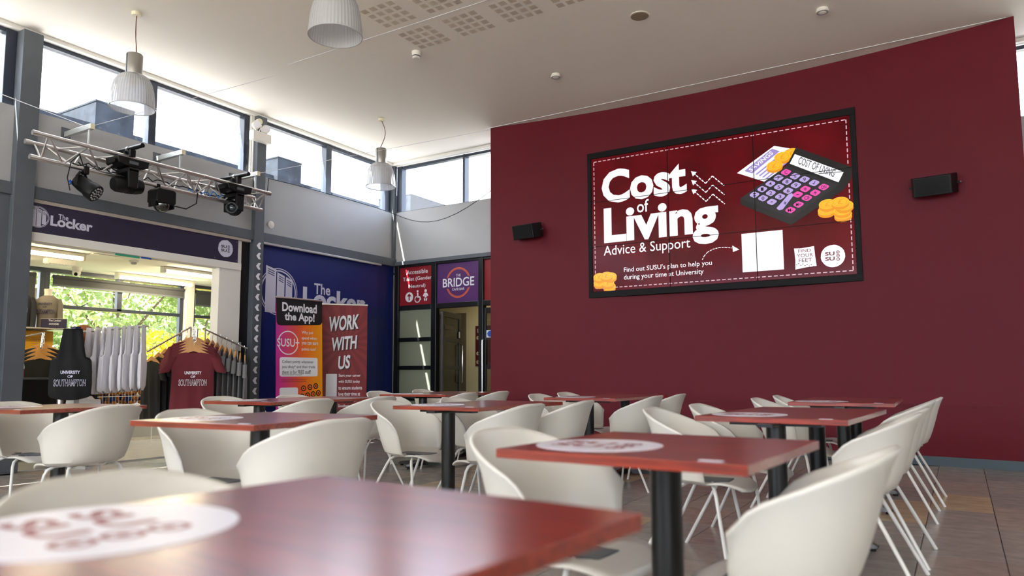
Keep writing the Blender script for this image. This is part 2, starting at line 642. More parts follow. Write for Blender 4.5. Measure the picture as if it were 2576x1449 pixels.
win_left('window_3', 6.93, 9.78, ((6.93, 6.99), (8.22, 8.34), (9.64, 9.78)), 'two-light clerestory window between the chevron column and the corner')
struct('trim_3', MB().box(-8.64, 6.72, 3.89, -8.5, 6.77, CZ - 0.045), 'white_paint', 'white window reveal beside the chevron column', 'trim')
struct('trim_4', MB().box(-8.62, 9.78, 3.0, -8.46, 9.86, CZ - 0.045), 'steel_grey', 'slim grey post in the far corner under the ceiling', 'trim')

# ---- far wall
wall_back = sempty('wall_back', 'grey panelled far wall with clerestory windows over cafe doors', 'wall')
obj('panel', MB().box(-8.46, 9.85, 2.99, 6.2, 10.0, 3.89), 'grey_panel', wall_back)
obj('panel', MB().box(0.45, 9.85, 0, 6.2, 10.0, 2.99), 'white_paint', wall_back)
obj('panel', MB().box(-5.75, 9.85, 0, 0.45, 10.0, 2.92), 'white_paint', wall_back)
struct('beam_2', MB().box(-8.44, 9.80, 2.925, -5.0, 10.0, 2.992), 'steel_grey', 'grey steel beam above the cafe door frame', 'beam', bevel=0.004)
w = sempty('window_4', 'clerestory window in the far wall beside the red partition', 'window')
f = MB().box(-8.46, 9.88, 4.69, 6.1, 9.97, CZ - 0.045)
f.box(-8.46, 9.88, 3.885, 6.1, 9.97, 3.905)
obj('head_frame', f, 'window_frame', w)
px = [-8.46, -8.35, -7.015, -6.97]
xx = -5.63
while xx < 6.0:
    px += [xx, xx + 0.045]
    xx += 1.35
px += [6.05, 6.1]
for a, b in zip(px[0::2], px[1::2]):
    obj('mullion', MB().box(a, 9.86, 3.89, b, 9.99, CZ - 0.045), 'window_frame', w, bevel=0.005)
for a, b in zip(px[1:-1:2], px[2::2]):
    obj('pane', MB().box(a, 9.925, 3.9, b, 9.932, 4.69), 'glass_clear', w)

# ---- right wall and near wall, out of the picture; near glazing sized for light
wall_right = sempty('wall_right', 'plain white side wall of the cafe', 'wall')
obj('panel', MB().box(6.0, -5.2, 0, 6.2, 10.0, CZ), 'white_paint', wall_right)
wall_front = sempty('wall_front', 'glazed entrance wall with slim frames', 'wall')
obj('panel', MB().box(-8.66, -5.2, 4.0, 6.2, -5.0, CZ), 'white_paint', wall_front)
obj('panel', MB().box(-8.66, -5.2, 0, 6.2, -5.0, 1.2), 'white_paint', wall_front)
w = sempty('window_5', 'long unseen glazing of the near wall, sized for the light', 'window')
for i in range(11):
    x = -8.5 + 1.44 * i
    obj('mullion', MB().box(x, -5.16, 1.2, x + 0.07, -5.04, 4.0), 'window_frame', w)
    if i < 10:
        obj('pane', MB().box(x + 0.07, -5.103, 1.2, x + 1.44, -5.097, 4.0), 'glass_clear', w)
struct('roof_sun_block', MB().box(-9.5, -8.0, 4.6, 7.0, -5.42, 4.8), 'white_paint', 'unseen slab added to keep the sun off the near glazing', 'roof')  # unseen slab added to block sun patches through the near glazing

# ---- red partition wall, gently curved in plan
def red_y(x):
    return 9.11 + 0.30 * (1 - ((x + 2.633) / 3.323) ** 2)
XL, XR = -5.956, 0.69
plan = [(XL + (XR - XL) * i / 40, red_y(XL + (XR - XL) * i / 40)) for i in range(41)]
wall_red = struct('wall_center', MB().prism(plan + [(XR, 9.78), (XL, 9.78)], 0, CZ - 0.001), 'red_wall', 'dark red curved partition wall carrying the video screen', 'wall')
def curved_strip(x0, x1, z0, z1, d):
    n = 30
    xs = [x0 + (x1 - x0) * i / n for i in range(n + 1)]
    return MB().prism([(x, red_y(x) - d) for x in xs] + [(x, red_y(x) + 0.02) for x in reversed(xs)], z0, z1)
obj('rail', curved_strip(-5.62, 0.36, 0.640, 0.662, 0.016), 'red_wall', wall_red)
struct('baseboard_back', curved_strip(XL, XR, 0, 0.1, 0.012), 'skirting_grey', 'blue grey skirting board along the red wall', 'baseboard')

# ---- shop front bay in the left wall
struct('trim_5', MB().box(-8.62, 3.87, 2.878, -8.46, 6.74, 2.915), 'pale_strip', 'narrow pale strip between beam and dark shop fascia', 'trim')
struct('trim_6', MB().box(-8.62, 3.87, 2.46, -8.47, 6.60, 2.557), 'white_paint', 'white soffit board under the dark shop fascia', 'trim', bevel=0.003)
struct('trim_7', MB().box(-8.66, 6.27, 0, -8.50, 6.62, 2.88), 'white_paint', 'white door jamb at the far side of the shop opening', 'trim', bevel=0.004)
struct('trim_8', MB().box(-8.64, 6.62, 0, -8.52, 6.77, 2.915), 'black_frame', 'dark filler strip between the shop jamb and the chevron column', 'trim')
struct('wall_bay', MB().box(-8.66, 6.93, 0, -8.515, 9.86, 2.915), 'royal_blue', 'blue boarded bay between chevron column and corner', 'wall')

# ---- shop shell behind the opening
SX = -11.6
shop_floor = struct('floor_shop', MB().box(SX - 0.15, 1.4, -0.25, -8.55, 9.7, -0.001), 'shop_floor', 'pale polished floor of the shop', 'floor')
struct('ceiling_shop', MB().box(SX - 0.15, 1.4, 2.62, -8.62, 9.7, 2.74), 'ceiling_paint', 'low white ceiling of the shop', 'ceiling')
struct('wall_shop_near', MB().box(SX - 0.15, 1.3, 0, -8.66, 1.42, 2.62), 'white_paint', 'white end wall inside the shop', 'wall')
struct('wall_shop_far', MB().box(SX - 0.15, 9.6, 0, -8.66, 9.72, 2.62), 'white_paint', 'white wall at the far end of the shop', 'wall')
ws = sempty('wall_shop_window', 'low grey wall under the shop windows', 'wall')
obj('panel', MB().box(SX - 0.15, 1.4, 0, SX, 9.7, 1.0), 'grey_panel', ws)
obj('ledge', MB().box(SX - 0.15, 1.4, 1.0, SX + 0.12, 9.7, 1.035), 'steel_grey', ws)
obj('panel', MB().box(SX - 0.15, 1.4, 2.56, SX, 9.7, 2.62), 'window_frame', ws)
def shop_window(name, y0, y1, mids, label, pane='glass_clear', transom=True):
    w = sempty(name, label, 'window')
    obj('frame', MB().box(SX - 0.1, y0 - 0.07, 1.035, SX - 0.02, y0, 2.56), 'window_frame', w, bevel=0.004)
    obj('frame', MB().box(SX - 0.1, y1, 1.035, SX - 0.02, y1 + 0.07, 2.56), 'window_frame', w, bevel=0.004)
    if transom:
        obj('transom', MB().box(SX - 0.1, y0, 2.03, SX - 0.02, y1, 2.085), 'window_frame', w, bevel=0.004)
        obj('stay', MB().path([(SX - 0.02, y0 + (y1 - y0) * 0.22, 2.08), (SX + 0.05, y0 + (y1 - y0) * 0.25, 2.13)], 0.008), 'window_frame', w)
    for m_ in mids:
        obj('mullion', MB().box(SX - 0.1, m_ - 0.04, 2.05, SX - 0.02, m_ + 0.04, 2.56), 'window_frame', w, bevel=0.004)
    obj('pane', MB().box(SX - 0.062, y0, 1.035, SX - 0.056, y1, 2.56), pane, w)
shop_window('window_6', 5.64, 7.80, (6.72,), 'wide shop window facing the sunlit trees')
shop_window('window_7', 8.10, 9.50, (), 'shop window beside the white shop jamb')
shop_window('window_8', 2.4, 5.50, (), 'shop window behind the mannequin torsos')
struct('trim_9', MB().box(SX - 0.12, 7.87, 1.0, SX + 0.05, 8.03, 2.62), 'white_paint', 'white pier between the two shop windows', 'trim')

def blind(y0, y1, z, label):
    b = tag(empty('roller_blind', (SX + 0.02, (y0 + y1) / 2, z)), label, 'blind', 'roller blinds of the shop windows')
    h = (y1 - y0) / 2
    obj('fabric', MB().box(-0.004, -h, 0, 0.004, h, 2.50 - z), 'blind_grey', b)
    obj('roller', MB().path([(0, -h, 2.50 - z), (0, h, 2.50 - z)], 0.028, 12), 'blind_grey', b)
    obj('bottom_bar', MB().box(-0.01, -h, -0.02, 0.01, h, 0.008), 'steel_grey', b)
blind(5.66, 7.84, 2.375, 'grey roller blind pulled slightly down over the wide shop window')
blind(8.08, 9.5, 2.26, 'grey roller blind lowered further over the shop window beside the jamb')
blind(2.4, 5.42, 1.05, 'dark grey roller blind fully lowered behind the mannequin torsos')

# ---- corridor beyond the cafe door
cb = sempty('wall_corridor', 'cream painted corridor walls beyond the open glass door', 'wall')
obj('panel', MB().box(-10.2, 12.0, 0, -5.4, 12.1, 2.7), 'cream_paint', cb)
obj('panel', MB().box(-10.3, 10.0, 0, -10.2, 12.1, 2.7), 'cream_paint', cb)
obj('panel', MB().box(-5.5, 10.0, 0, -5.4, 12.1, 2.7), 'cream_paint', cb)
obj('panel', MB().box(-10.3, 9.9, 0, -8.5, 10.0, 2.7), 'cream_paint', cb)
struct('ceiling_corridor', MB().box(-10.3, 10.0, 2.7, -5.4, 12.1, 2.8), 'ceiling_paint', 'white ceiling of the corridor', 'ceiling')
struct('floor_corridor', MB().box(-10.3, 9.86, -0.2, -8.55, 12.1, -0.012), 'grout', 'grey floor of the corridor', 'floor')
d3 = sempty('door_3', 'brown grey corridor door with steel lever handle', 'door')
obj('leaf', MB().box(-9.32, 11.955, 0.0, -8.5, 11.99, 2.16), 'brown_door', d3, bevel=0.004)
obj('architrave', MB().box(-8.5, 11.945, 0, -8.43, 12.0, 2.24).box(-9.4, 11.945, 2.16, -8.5, 12.0, 2.24), 'brown_door', d3)
obj('handle', MB().path([(-8.57, 11.955, 1.0), (-8.57, 11.91, 1.0), (-8.70, 11.91, 1.0)], 0.011), 'chrome', d3, smooth=True)

# ---- black door frame with glazed side light
df = sempty('trim_10', 'black metal door frame with glazed side light and transom', 'trim')
for a, b in ((-8.46, -8.365), (-7.64, -7.535), (-6.665, -6.575), (-5.80, -5.74)):
    obj('upright', MB().box(a, 9.82, 0, b, 9.93, 2.925), 'black_frame', df, bevel=0.006)
for x0, x1 in ((-8.365, -7.64), (-7.535, -6.665), (-6.575, -5.80)):
    obj('rail', MB().box(x0, 9.83, 2.885, x1, 9.92, 2.925), 'black_frame', df, bevel=0.004)
    obj('rail', MB().box(x0, 9.825, 2.125, x1, 9.925, 2.21), 'black_frame', df, bevel=0.006)
for z0, z1 in ((1.575, 1.645), (1.09, 1.16), (0.56, 0.63), (0.0, 0.12)):
    obj('rail', MB().box(-8.365, 9.83, z0, -7.64, 9.92, z1), 'black_frame', df, bevel=0.006)
for z0, z1 in ((1.645, 2.125), (1.16, 1.575), (0.63, 1.09), (0.12, 0.56)):
    obj('pane', MB().box(-8.365, 9.872, z0, -7.64, 9.88, z1), 'glass_frosted', df)

def glazed_leaf(name, label, w_, mirror=1):
    d = sempty(name, label, 'door')
    H = 2.09
    s = 0.075
    obj('stile', MB().box(0, -0.022, 0.01, s, 0.022, H), 'black_frame', d, bevel=0.004)
    obj('stile', MB().box(w_ - s, -0.022, 0.01, w_, 0.022, H), 'black_frame', d, bevel=0.004)
    for z0, z1 in ((0.01, 0.2), (0.56, 0.63), (1.09, 1.16), (1.575, 1.645), (H - 0.09, H)):
        obj('rail', MB().box(s, -0.02, z0, w_ - s, 0.02, z1), 'black_frame', d)
    for z0, z1 in ((0.2, 0.56), (0.63, 1.09), (1.16, 1.575), (1.645, H - 0.09)):
        obj('pane', MB().box(s, -0.004, z0, w_ - s, 0.004, z1), 'glass_tinted', d)
    return d
d1 = glazed_leaf('door_1', 'open black framed glass door swung into the corridor', 0.86)
d1.location = (-7.50, 9.94, 0)
d1.rotation_euler = (0, 0, math.radians(104))
obj('handle', MB().path([(0.80, -0.022, 0.85), (0.80, -0.07, 0.87), (0.80, -0.07, 1.53), (0.80, -0.022, 1.55)], 0.013), 'chrome', d1, smooth=True)
obj('closer_plate', MB().box(0.1, -0.03, 1.78, 0.5, -0.021, 1.86), 'brown_door', d1)
mat('sticker_blue', (20, 90, 200), 0.4)
obj('sticker', MB().box(0.74, -0.026, 1.66, 0.79, -0.0225, 1.77), 'print_white', d1)
d2 = glazed_leaf('door_2', 'closed black framed glass door half hidden by the red wall', 0.83)
d2.location = (-6.62, 9.875, 0)
obj('handle', MB().path([(0.05, -0.022, 0.40), (0.05, -0.075, 0.42), (0.05, -0.075, 1.56), (0.05, -0.022, 1.58)], 0.014), 'chrome', d2, smooth=True)
obj('bolt', MB().box(0.012, -0.03, 1.86, 0.034, -0.022, 2.0), 'print_white', d2)
sb = obj('sticker', MB().box(0.10, -0.03, 1.60, 0.24, -0.0225, 1.72), 'print_white', d2)
obj('sticker_disc', disc(0, 0, 0.05, 0.0, 0.002), 'sticker_blue', sb, mw=plane_y(0.17, -0.030, 1.66))

# ---- outside: shop roof, parapets, plant housings, ground
struct('roof_shop', MB().box(-12.1, -4, 2.75, -8.72, 14, 3.5), 'roof_grey', 'flat grey roof over the shop outside the clerestory', 'roof')
pw = struct('roof_parapet', MB().box(-12.3, -6, 3.4, -12.12, 15, 5.2), 'metal_dark_panel', 'long dark metal parapet along the flat roof outside', 'roof')
def housing(x0, x1, y0, y1, z1, label):
    h = tag(empty('roof_vent_housing', ((x0 + x1) / 2, (y0 + y1) / 2, 3.5)), label, 'vent housing', 'vent housings on the flat roof')
    a, b = (x1 - x0) / 2, (y1 - y0) / 2
    obj('body', MB().box(-a, -b, 0, a, b, z1 - 3.53), 'metal_dark_panel', h)
    obj('lid', MB().box(-a - 0.01, -b - 0.01, z1 - 3.53, a + 0.01, b + 0.01, z1 - 3.5), 'metal_dark_panel', h)
housing(-14.2, -12.0, 6.38, 7.04, 5.58, 'dark metal roof housing outside the window over the truss')
housing(-14.2, -12.0, 10.18, 10.82, 5.6, 'dark metal roof housing outside the window nearer the corner')
struct('roof_far', MB().box(-12.0, 10.05, 2.85, 8, 15, 3.5), 'roof_grey', 'flat roof beyond the far clerestory', 'roof')
housing(-11.7, -10.72, 12.98, 14.5, 5.22, 'dark metal roof housing outside the far wall window')
struct('ground', MB().box(-70, -60, -0.6, 60, 70, -0.3), 'lawn', 'green lawn outside the building', 'ground')
struct('path_bounce_front', MB().box(-30, -40, -0.31, 45, -5.25, -0.05), 'paving_bounce', 'unseen grey ground added before the near glazing to bounce sunlight in', 'path')  # unseen ground slabs added to bounce sunlight up to the ceiling
struct('path_bounce_side', MB().box(6.25, -5.25, -0.31, 45, 30, -0.05), 'paving_bounce', 'unseen grey ground added beside the side wall to bounce sunlight', 'path')
# ================================================================== CHAIRS
def sgnpow(v, e):
    return math.copysign(abs(v) ** e, v)

def chair_shell():
    N, ROWS = 36, 9
    mb = MB()
    def rim(x):
        q = min(1.0, max(0.0, x / 0.35))
        return 0.81 - 0.150 * q ** 0.95
    rows = []
    # walls: from the rim (s=1) down to the seat junction (s=0) and the fillet (s<0)
    levels = [1.0, 0.96, 0.88, 0.74, 0.58, 0.42, 0.26, 0.12, 0.0, -0.5, -1.0]
    for s in levels:
        row = []
        for i in range(N + 1):
            t = -1 + 2 * i / N
            th = t * PI / 2
            ss = max(0.0, s)
            w_ = 0.244 + 0.044 * ss + 0.012 * max(0, ss - 0.8) / 0.2
            xb = 0.115 - 0.105 * ss ** 0.8 - 0.018 * max(0, ss - 0.82) / 0.18
            xa = 0.352 + 0.012 * (1 - ss)
            if s < 0:
                w_ += 0.035 * s
                xb -= 0.035 * s
            c_, s_ = abs(math.cos(th)), math.sin(th)
            y = w_ * sgnpow(s_, 0.80)
            x = xb + (xa - xb) * (1 - c_ ** 0.80)
            top = rim(x)
            e = max(0.0, (abs(t) - 0.88) / 0.12)
            top -= 0.045 * e ** 2.5
            zb = 0.462 - 0.012 * (x - 0.1) / 0.3
            if s >= 0:
                z = zb + (top - zb) * s
            else:
                z = zb + 0.020 * s
            row.append((x, y, z))
        rows.append(row)
    mb.grid(rows)
    last = rows[-1]
    # seat pan: bridge left and right sides of the last ring
    Mx = 8
    pan = []
    for i in range(N // 2 + 1):
        a, b = last[i], last[N - i]
        line = []
        for j in range(Mx + 1):
            q = j / Mx
            dip = -0.014 * math.sin(PI * q)
            line.append((a[0] + (b[0] - a[0]) * q, a[1] + (b[1] - a[1]) * q, a[2] + (b[2] - a[2]) * q + dip))
        pan.append(line)
    pan = pan[:-1]
    pan.reverse()
    # front lip
    front = pan[-1]
    for k in range(1, 8):
        q = k / 7
        line = []
        for j in range(Mx + 1):
            x, y, z = front[j]
            ww = 1.0 + 0.06 * math.sin(PI * q) - 0.16 * q ** 3
            edge = abs(2 * j / Mx - 1)
            line.append((x + 0.205 * q - 0.03 * edge ** 4 * q, y * ww, z + 0.012 * math.sin(PI * q * 0.8) - 0.036 * q ** 3))
        pan.append(line)
    mb.grid(pan)
    me = mb.mesh('seat_shell', 'chair_white', True)
    import bmesh
    bm = bmesh.new()
    bm.from_mesh(me)
    bmesh.ops.remove_doubles(bm, verts=bm.verts, dist=0.0005)
    bmesh.ops.recalc_face_normals(bm, faces=bm.faces)
    bm.to_mesh(me)
    bm.free()
    me.polygons.foreach_set('use_smooth', [True] * len(me.polygons))
    return me

def make_chair():
    c = empty('cafe_chair')
    s = link('seat_shell', chair_shell(), c)
    so = s.modifiers.new('thickness', 'SOLIDIFY')
    so.thickness = 0.011
    so.offset = 0
    for sy in (-1, 1):
        # rear leg and front leg, bent at the top where they run under the seat
        obj('leg', MB().path([(0.27, sy * 0.06, 0.428), (0.24, sy * 0.15, 0.424), (0.215, sy * 0.185, 0.405), (0.20, sy * 0.20, 0.37), (0.012, sy * 0.268, 0.0)], 0.0095, 8), 'chair_leg', c, smooth=True)
        obj('leg', MB().path([(0.36, sy * 0.06, 0.422), (0.385, sy * 0.15, 0.418), (0.40, sy * 0.185, 0.40), (0.41, sy * 0.198, 0.37), (0.475, sy * 0.25, 0.0)], 0.0095, 8), 'chair_leg', c, smooth=True)
    obj('seat_frame', MB().box(0.18, -0.075, 0.418, 0.45, 0.075, 0.436), 'steel_grey', c, bevel=0.006)
    return c

chair0 = make_chair()
CHAIRS = [
    # X, Y under the back rim, turn in degrees (0 faces +X, 180 faces -X), label
    (-0.150, 2.10, 180, 'white shell chair at the small table with the red sticker, large in the lower right'),
    (-0.175, 4.00, 180, 'white shell chair behind the big one at the right edge, first at its long table'),
    (-0.165, 4.63, 178, 'white shell chair second along the right-hand row beside the red wall'),
    (-0.165, 5.97, 180, 'white shell chair third along the right-hand row beside the red wall'),
    (-0.135, 6.72, 180, 'white shell chair at the far end of the right-hand row, closest to the red wall'),
    (-1.42, 2.20, -4, 'white shell chair facing the small table with the red sticker, its shaded inside showing'),
    (-1.52, 3.97, 3, 'white shell chair facing the long table behind the red-sticker table, near seat'),
    (-1.455, 4.60, 0, 'white shell chair facing the long table behind the red-sticker table, far seat'),
    (-1.40, 5.95, 0, 'white shell chair facing the last table on the right, near seat'),
    (-1.40, 6.72, 2, 'white shell chair facing the last table on the right, far seat'),
    (-3.60, 6.30, 0, 'white shell chair facing the far middle table under the screen, near seat'),
    (-3.68, 7.05, 0, 'white shell chair facing the far middle table under the screen, far seat'),
    (-2.285, 6.22, 180, 'white shell chair turning its back at the table under the screen, near seat'),
    (-2.285, 6.86, 180, 'white shell chair turning its back at the table under the screen, far seat'),
    (-2.37, 4.15, 178, 'white shell chair turning its back at the long middle table, near seat'),
    (-2.32, 4.85, 183, 'white shell chair turning its back at the long middle table, far seat'),
    (-3.72, 4.20, 4, 'white shell chair facing the dark long table in the middle, whole inside visible'),
    (-3.62, 4.92, 0, 'white shell chair tucked under the dark long table in the middle, far seat'),
    (-4.47, 6.45, 180, 'white shell chair turning its back at the table before the cafe door, near seat'),
    (-4.50, 7.15, 180, 'white shell chair turning its back at the table before the cafe door, far seat'),
    (-5.98, 6.62, 0, 'white shell chair facing the table before the cafe door, near seat'),
    (-6.10, 7.60, 0, 'white shell chair facing the table before the cafe door, far seat'),
    (-5.84, 4.34, 0, 'white shell chair facing the long table before the roll-up banners, near seat'),
    (-5.70, 5.05, 0, 'white shell chair facing the long table before the roll-up banners, far seat'),
    (-4.42, 4.24, 180, 'white shell chair turning its back at the table before the banners, near seat'),
    (-4.39, 5.00, 180, 'white shell chair turning its back at the table before the banners, far seat'),
    (-4.66, 2.74, 190, 'white shell chair with its back to us, alone at the leftmost table'),
    (-6.11, 2.72, 8, 'white shell chair facing the leftmost table, at the left edge of the picture'),
    (-2.30, 2.36, 174, 'white shell chair with its back to us at the left square table, blurred'),
    (-3.78, 2.58, 4, 'white shell chair facing the left square table, its shaded inside showing'),
    (-1.45, 0.80, 6, 'white shell chair at the nearest table, only its blurred back rim showing'),
]
for i, (x, y, a, lab) in enumerate(CHAIRS):
    c = chair0 if i == 0 else copy_tree(chair0)
    c.location = (x, y, 0)
    c.rotation_euler = (0, 0, math.radians(a))
    tag(c, lab, 'chair', 'white shell chairs around the cafe tables')

# ================================================================== TABLES
TZ = 0.79
mat('sticker_white', (222, 220, 232), 0.35)
mat('sticker_ink', (138, 40, 52), 0.4)

def foot_base(t, x, y):
    """one cast cross foot with its column and spider plate"""
    obj('column', MB().path([(x, y, 0.05), (x, y, TZ - 0.045)], 0.047, 24), 'table_black', t, smooth=True)
    b = MB()
    prof = [(-0.30, 0.022, 0.030), (-0.27, 0.034, 0.045), (-0.06, 0.036, 0.07), (0.06, 0.036, 0.07), (0.27, 0.034, 0.045), (0.30, 0.022, 0.030)]
    for ax in (0, 1):
        rows = []
        for d, hw, z in prof:
            sec = [(d, -hw, 0.018), (d, -hw * 0.8, z), (d, hw * 0.8, z), (d, hw, 0.018)]
            if ax:
                sec = [(-q[1], q[0], q[2]) for q in sec]
            rows.append([(x + q[0], y + q[1], q[2]) for q in sec])
        b.grid(rows, closed=True)
    b.path([(x, y, 0.018), (x, y, 0.10)], 0.058, 16)
    o = obj('cross_base', b, 'table_black', t, smooth=True)
    for dx, dy in ((0.27, 0), (-0.27, 0), (0, 0.27), (0, -0.27)):
        obj('glide', MB().path([(x + dx, y + dy, 0.0), (x + dx, y + dy, 0.022)], 0.019, 10), 'rubber', t)
    obj('top_plate', MB().box(x - 0.22, y - 0.035, TZ - 0.045, x + 0.22, y + 0.035, TZ - 0.026).box(x - 0.035, y - 0.2, TZ - 0.043, x + 0.035, y + 0.2, TZ - 0.027), 'table_black', t)

def susu_mark(parent, cx, cy, r, ink, z, flip=1):
    """the SU / SU mark: two bold lines and a column of three small discs"""
    for k, v in enumerate((0.06, -0.42)):
        text(parent, 'SU', (cx - 0.68 * r, cy + v * r, cx + 0.16 * r, cy + (v + 0.36) * r), ink, z=z, bold=0.03)
    for k in range(3):
        cc = cy + (0.33 - 0.33 * k) * r
        obj('emblem', ring(cx + 0.44 * r, cc, 0.10 * r, 0.155 * r, z, n=20), ink, parent)
        obj('emblem_dot', ring(cx + 0.44 * r, cc, 0.0, 0.05 * r, z, n=10), ink, parent)

def table(x, y, a, w_, l_, legs, label, sticker=True, so=None):
    t = tag(empty('cafe_table', (x, y, 0), math.radians(a)), label, 'table', 'dark red pedestal tables in the cafe')
    top = obj('tabletop', MB().box(-w_ / 2, -l_ / 2, TZ - 0.026, w_ / 2, l_ / 2, TZ), 'red_wood', t, bevel=0.002)
    for lx, ly in legs:
        foot_base(t, lx, ly)
    if sticker:
        sx, sy = so or (-w_ / 2 + 0.20, -l_ / 2 + 0.25)
        st = obj('round_sticker', disc(0, 0, 0.188, TZ + 0.0002, TZ + 0.0012, 64), 'sticker_white', t, (sx, sy, 0))
        susu_mark(st, 0, 0, 0.188, 'sticker_ink', TZ + 0.0016)
        tg = obj('number_tag', MB().box(w_ / 2 - 0.13, -l_ / 2 + 0.03, TZ, w_ / 2 - 0.07, -l_ / 2 + 0.05, TZ + 0.001), 'sticker_white', t)
    return t

table(-0.82, 0.73, -5, 0.735, 0.74, ((0, 0),), 'dark red square table closest to us, blurred across the bottom of the picture', so=(-0.20, -0.17))
table(-0.765, 2.125, -3, 0.715, 0.745, ((0, 0),), 'dark red square table with the clearly visible round sticker, second in the right row')
table(-0.768, 4.24, -3, 0.715, 1.21, ((0, -0.45), (0, 0.45)), 'dark red long table, third in the right row behind the sticker table')
table(-0.764, 6.38, 1, 0.705, 1.29, ((0, -0.45), (0, 0.45)), 'dark red long table at the end of the right row by the red wall')
table(-3.01, 2.49, 5, 0.80, 0.86, ((0, 0),), 'dark red square table left of centre with a blurred pale sheen')
table(-5.41, 2.70, 3, 0.80, 0.86, ((0, 0.05),), 'dark red square table at the left edge before the shop front')
table(-5.08, 4.61, 4, 0.76, 1.40, ((0, -0.45), (0, 0.45)), 'dark red long table standing before the two roll-up banners')
table(-3.00, 4.48, 0, 0.72, 1.16, ((0, -0.42), (0, 0.42)), 'dark red long table in the middle of the room, black column in full view')
table(-5.15, 6.92, 6, 0.85, 1.45, ((0, -0.5), (0, 0.5)), 'dark red long table at the back before the cafe door')
table(-2.915, 6.55, 0, 0.71, 1.32, ((0, -0.45), (0, 0.40)), 'dark red long table under the left end of the video screen')
# ================================================================== VIDEO WALL
VY = 9.325
def gradient_emit(name, c0, c1, strength):
    return emit_mat(name, c0, strength)
VW = tag(empty('video_wall', mw=plane_y(-4.262 * 1.0241, VY, 1 + 1.133 * 1.0241)), 'black framed video wall of nine panels showing a cost of living poster', 'video wall')
PW, PH = 3.40, 1.922
fr = 0.062
for nm, b in (('bezel', (-fr, PH, PW + fr, PH + 0.085)), ('bezel', (-fr, -0.085, PW + fr, 0)), ('bezel', (-fr, 0, 0, PH)), ('bezel', (PW, 0, PW + fr, PH))):
    obj(nm, MB().box(b[0], b[1], -0.14, b[2], b[3], 0.012), 'black_matt', VW, bevel=0.003)
def screen_mat():
    m = bpy.data.materials.new('screen_red')
    m.use_nodes = True
    t = m.node_tree
    b = t.nodes['Principled BSDF']
    tc = t.nodes.new('ShaderNodeTexCoord')
    n = t.nodes.new('ShaderNodeTexNoise')
    n.inputs['Scale'].default_value = 1.6
    n.inputs['Detail'].default_value = 2
    r = t.nodes.new('ShaderNodeValToRGB')
    r.color_ramp.elements[0].position = 0.35
    r.color_ramp.elements[0].color = (*lin((88, 5, 15)), 1)
    r.color_ramp.elements[1].position = 0.68
    r.color_ramp.elements[1].color = (*lin((116, 8, 20)), 1)
    t.links.new(tc.outputs['Object'], n.inputs['Vector'])
    t.links.new(n.outputs['Fac'], r.inputs['Fac'])
    t.links.new(r.outputs['Color'], b.inputs['Emission Color'])
    b.inputs['Emission Strength'].default_value = 0.29
    b.inputs['Base Color'].default_value = (0.006, 0.003, 0.003, 1)
    b.inputs['Roughness'].default_value = 0.16
    b.inputs['Specular IOR Level'].default_value = 0.18
    MATS['screen_red'] = m
screen_mat()
E1 = 0.38
def screen_ink(name, rgb, k=E1):
    m = mat(name, rgb, rough=0.16, emit=k, spec=0.45)
    m.node_tree.nodes['Principled BSDF'].inputs['Base Color'].default_value = (0.01, 0.01, 0.01, 1)
    return m
for nme, c in (('ink_white', (250, 250, 255)), ('ink_pale', (226, 190, 200)), ('ink_black', (22, 22, 24)), ('ink_charcoal', (38, 38, 42)), ('ink_lilac', (186, 164, 222)),
               ('ink_violet', (160, 140, 205)), ('ink_pink', (240, 80, 175)), ('ink_gold', (250, 190, 40)), ('ink_amber', (232, 150, 20)), ('ink_red', (112, 14, 28))):
    screen_ink(nme, c)
g = 0.0035
pw3, ph3 = PW / 3, PH / 3
for r_ in range(3):
    for c_ in range(3):
        obj('display_panel', MB().box(c_ * pw3 + g, r_ * ph3 + g, -0.06, (c_ + 1) * pw3 - g, (r_ + 1) * ph3 - g, 0.0), 'screen_red', VW)
for k in (1, 2):
    obj('bezel_bar', MB().box(k * pw3 - 0.004, 0, -0.03, k * pw3 + 0.004, PH, 0.0085), 'black_matt', VW)
    obj('bezel_bar', MB().box(0, k * ph3 - 0.003, -0.03, PW, k * ph3 + 0.003, 0.0085), 'black_matt', VW)
obj('backing', MB().box(0, 0, -0.075, PW, PH, -0.065), 'black_matt', VW)
Z0 = 0.0012
# dashed border
for nm, pts in (('dashed_border', [(0.04, 1.872), (3.36, 1.872)]), ('dashed_border', [(3.36, 1.872), (3.36, 0.045)]), ('dashed_border', [(3.36, 0.045), (0.04, 0.045)]), ('dashed_border', [(0.04, 0.045), (0.04, 1.872)])):
    o = obj(nm, dashes(pts, 0.011, 0.045, 0.026, Z0), 'ink_pale', VW)
    o['kind'] = 'stuff'
text(VW, 'Cost', (0.157, 1.238, 1.392, 1.722), 'ink_white', Z0, bold=0.036)
text(VW, 'of', (0.682, 1.056, 0.854, 1.232), 'ink_white', Z0, bold=0.008)
text(VW, 'Living', (0.182, 0.528, 1.80, 1.176), 'ink_white', Z0, bold=0.034)
text(VW, 'Advice & Support', (0.174, 0.46, 1.418, 0.640), 'ink_white', Z0, bold=0.002)
text(VW, "Find out SUSU's plan to help you", (0.473, 0.228, 1.697, 0.314), 'ink_white', Z0, bold=0.004)
text(VW, 'during your time at University', (0.471, 0.122, 1.586, 0.208), 'ink_white', Z0, bold=0.004)
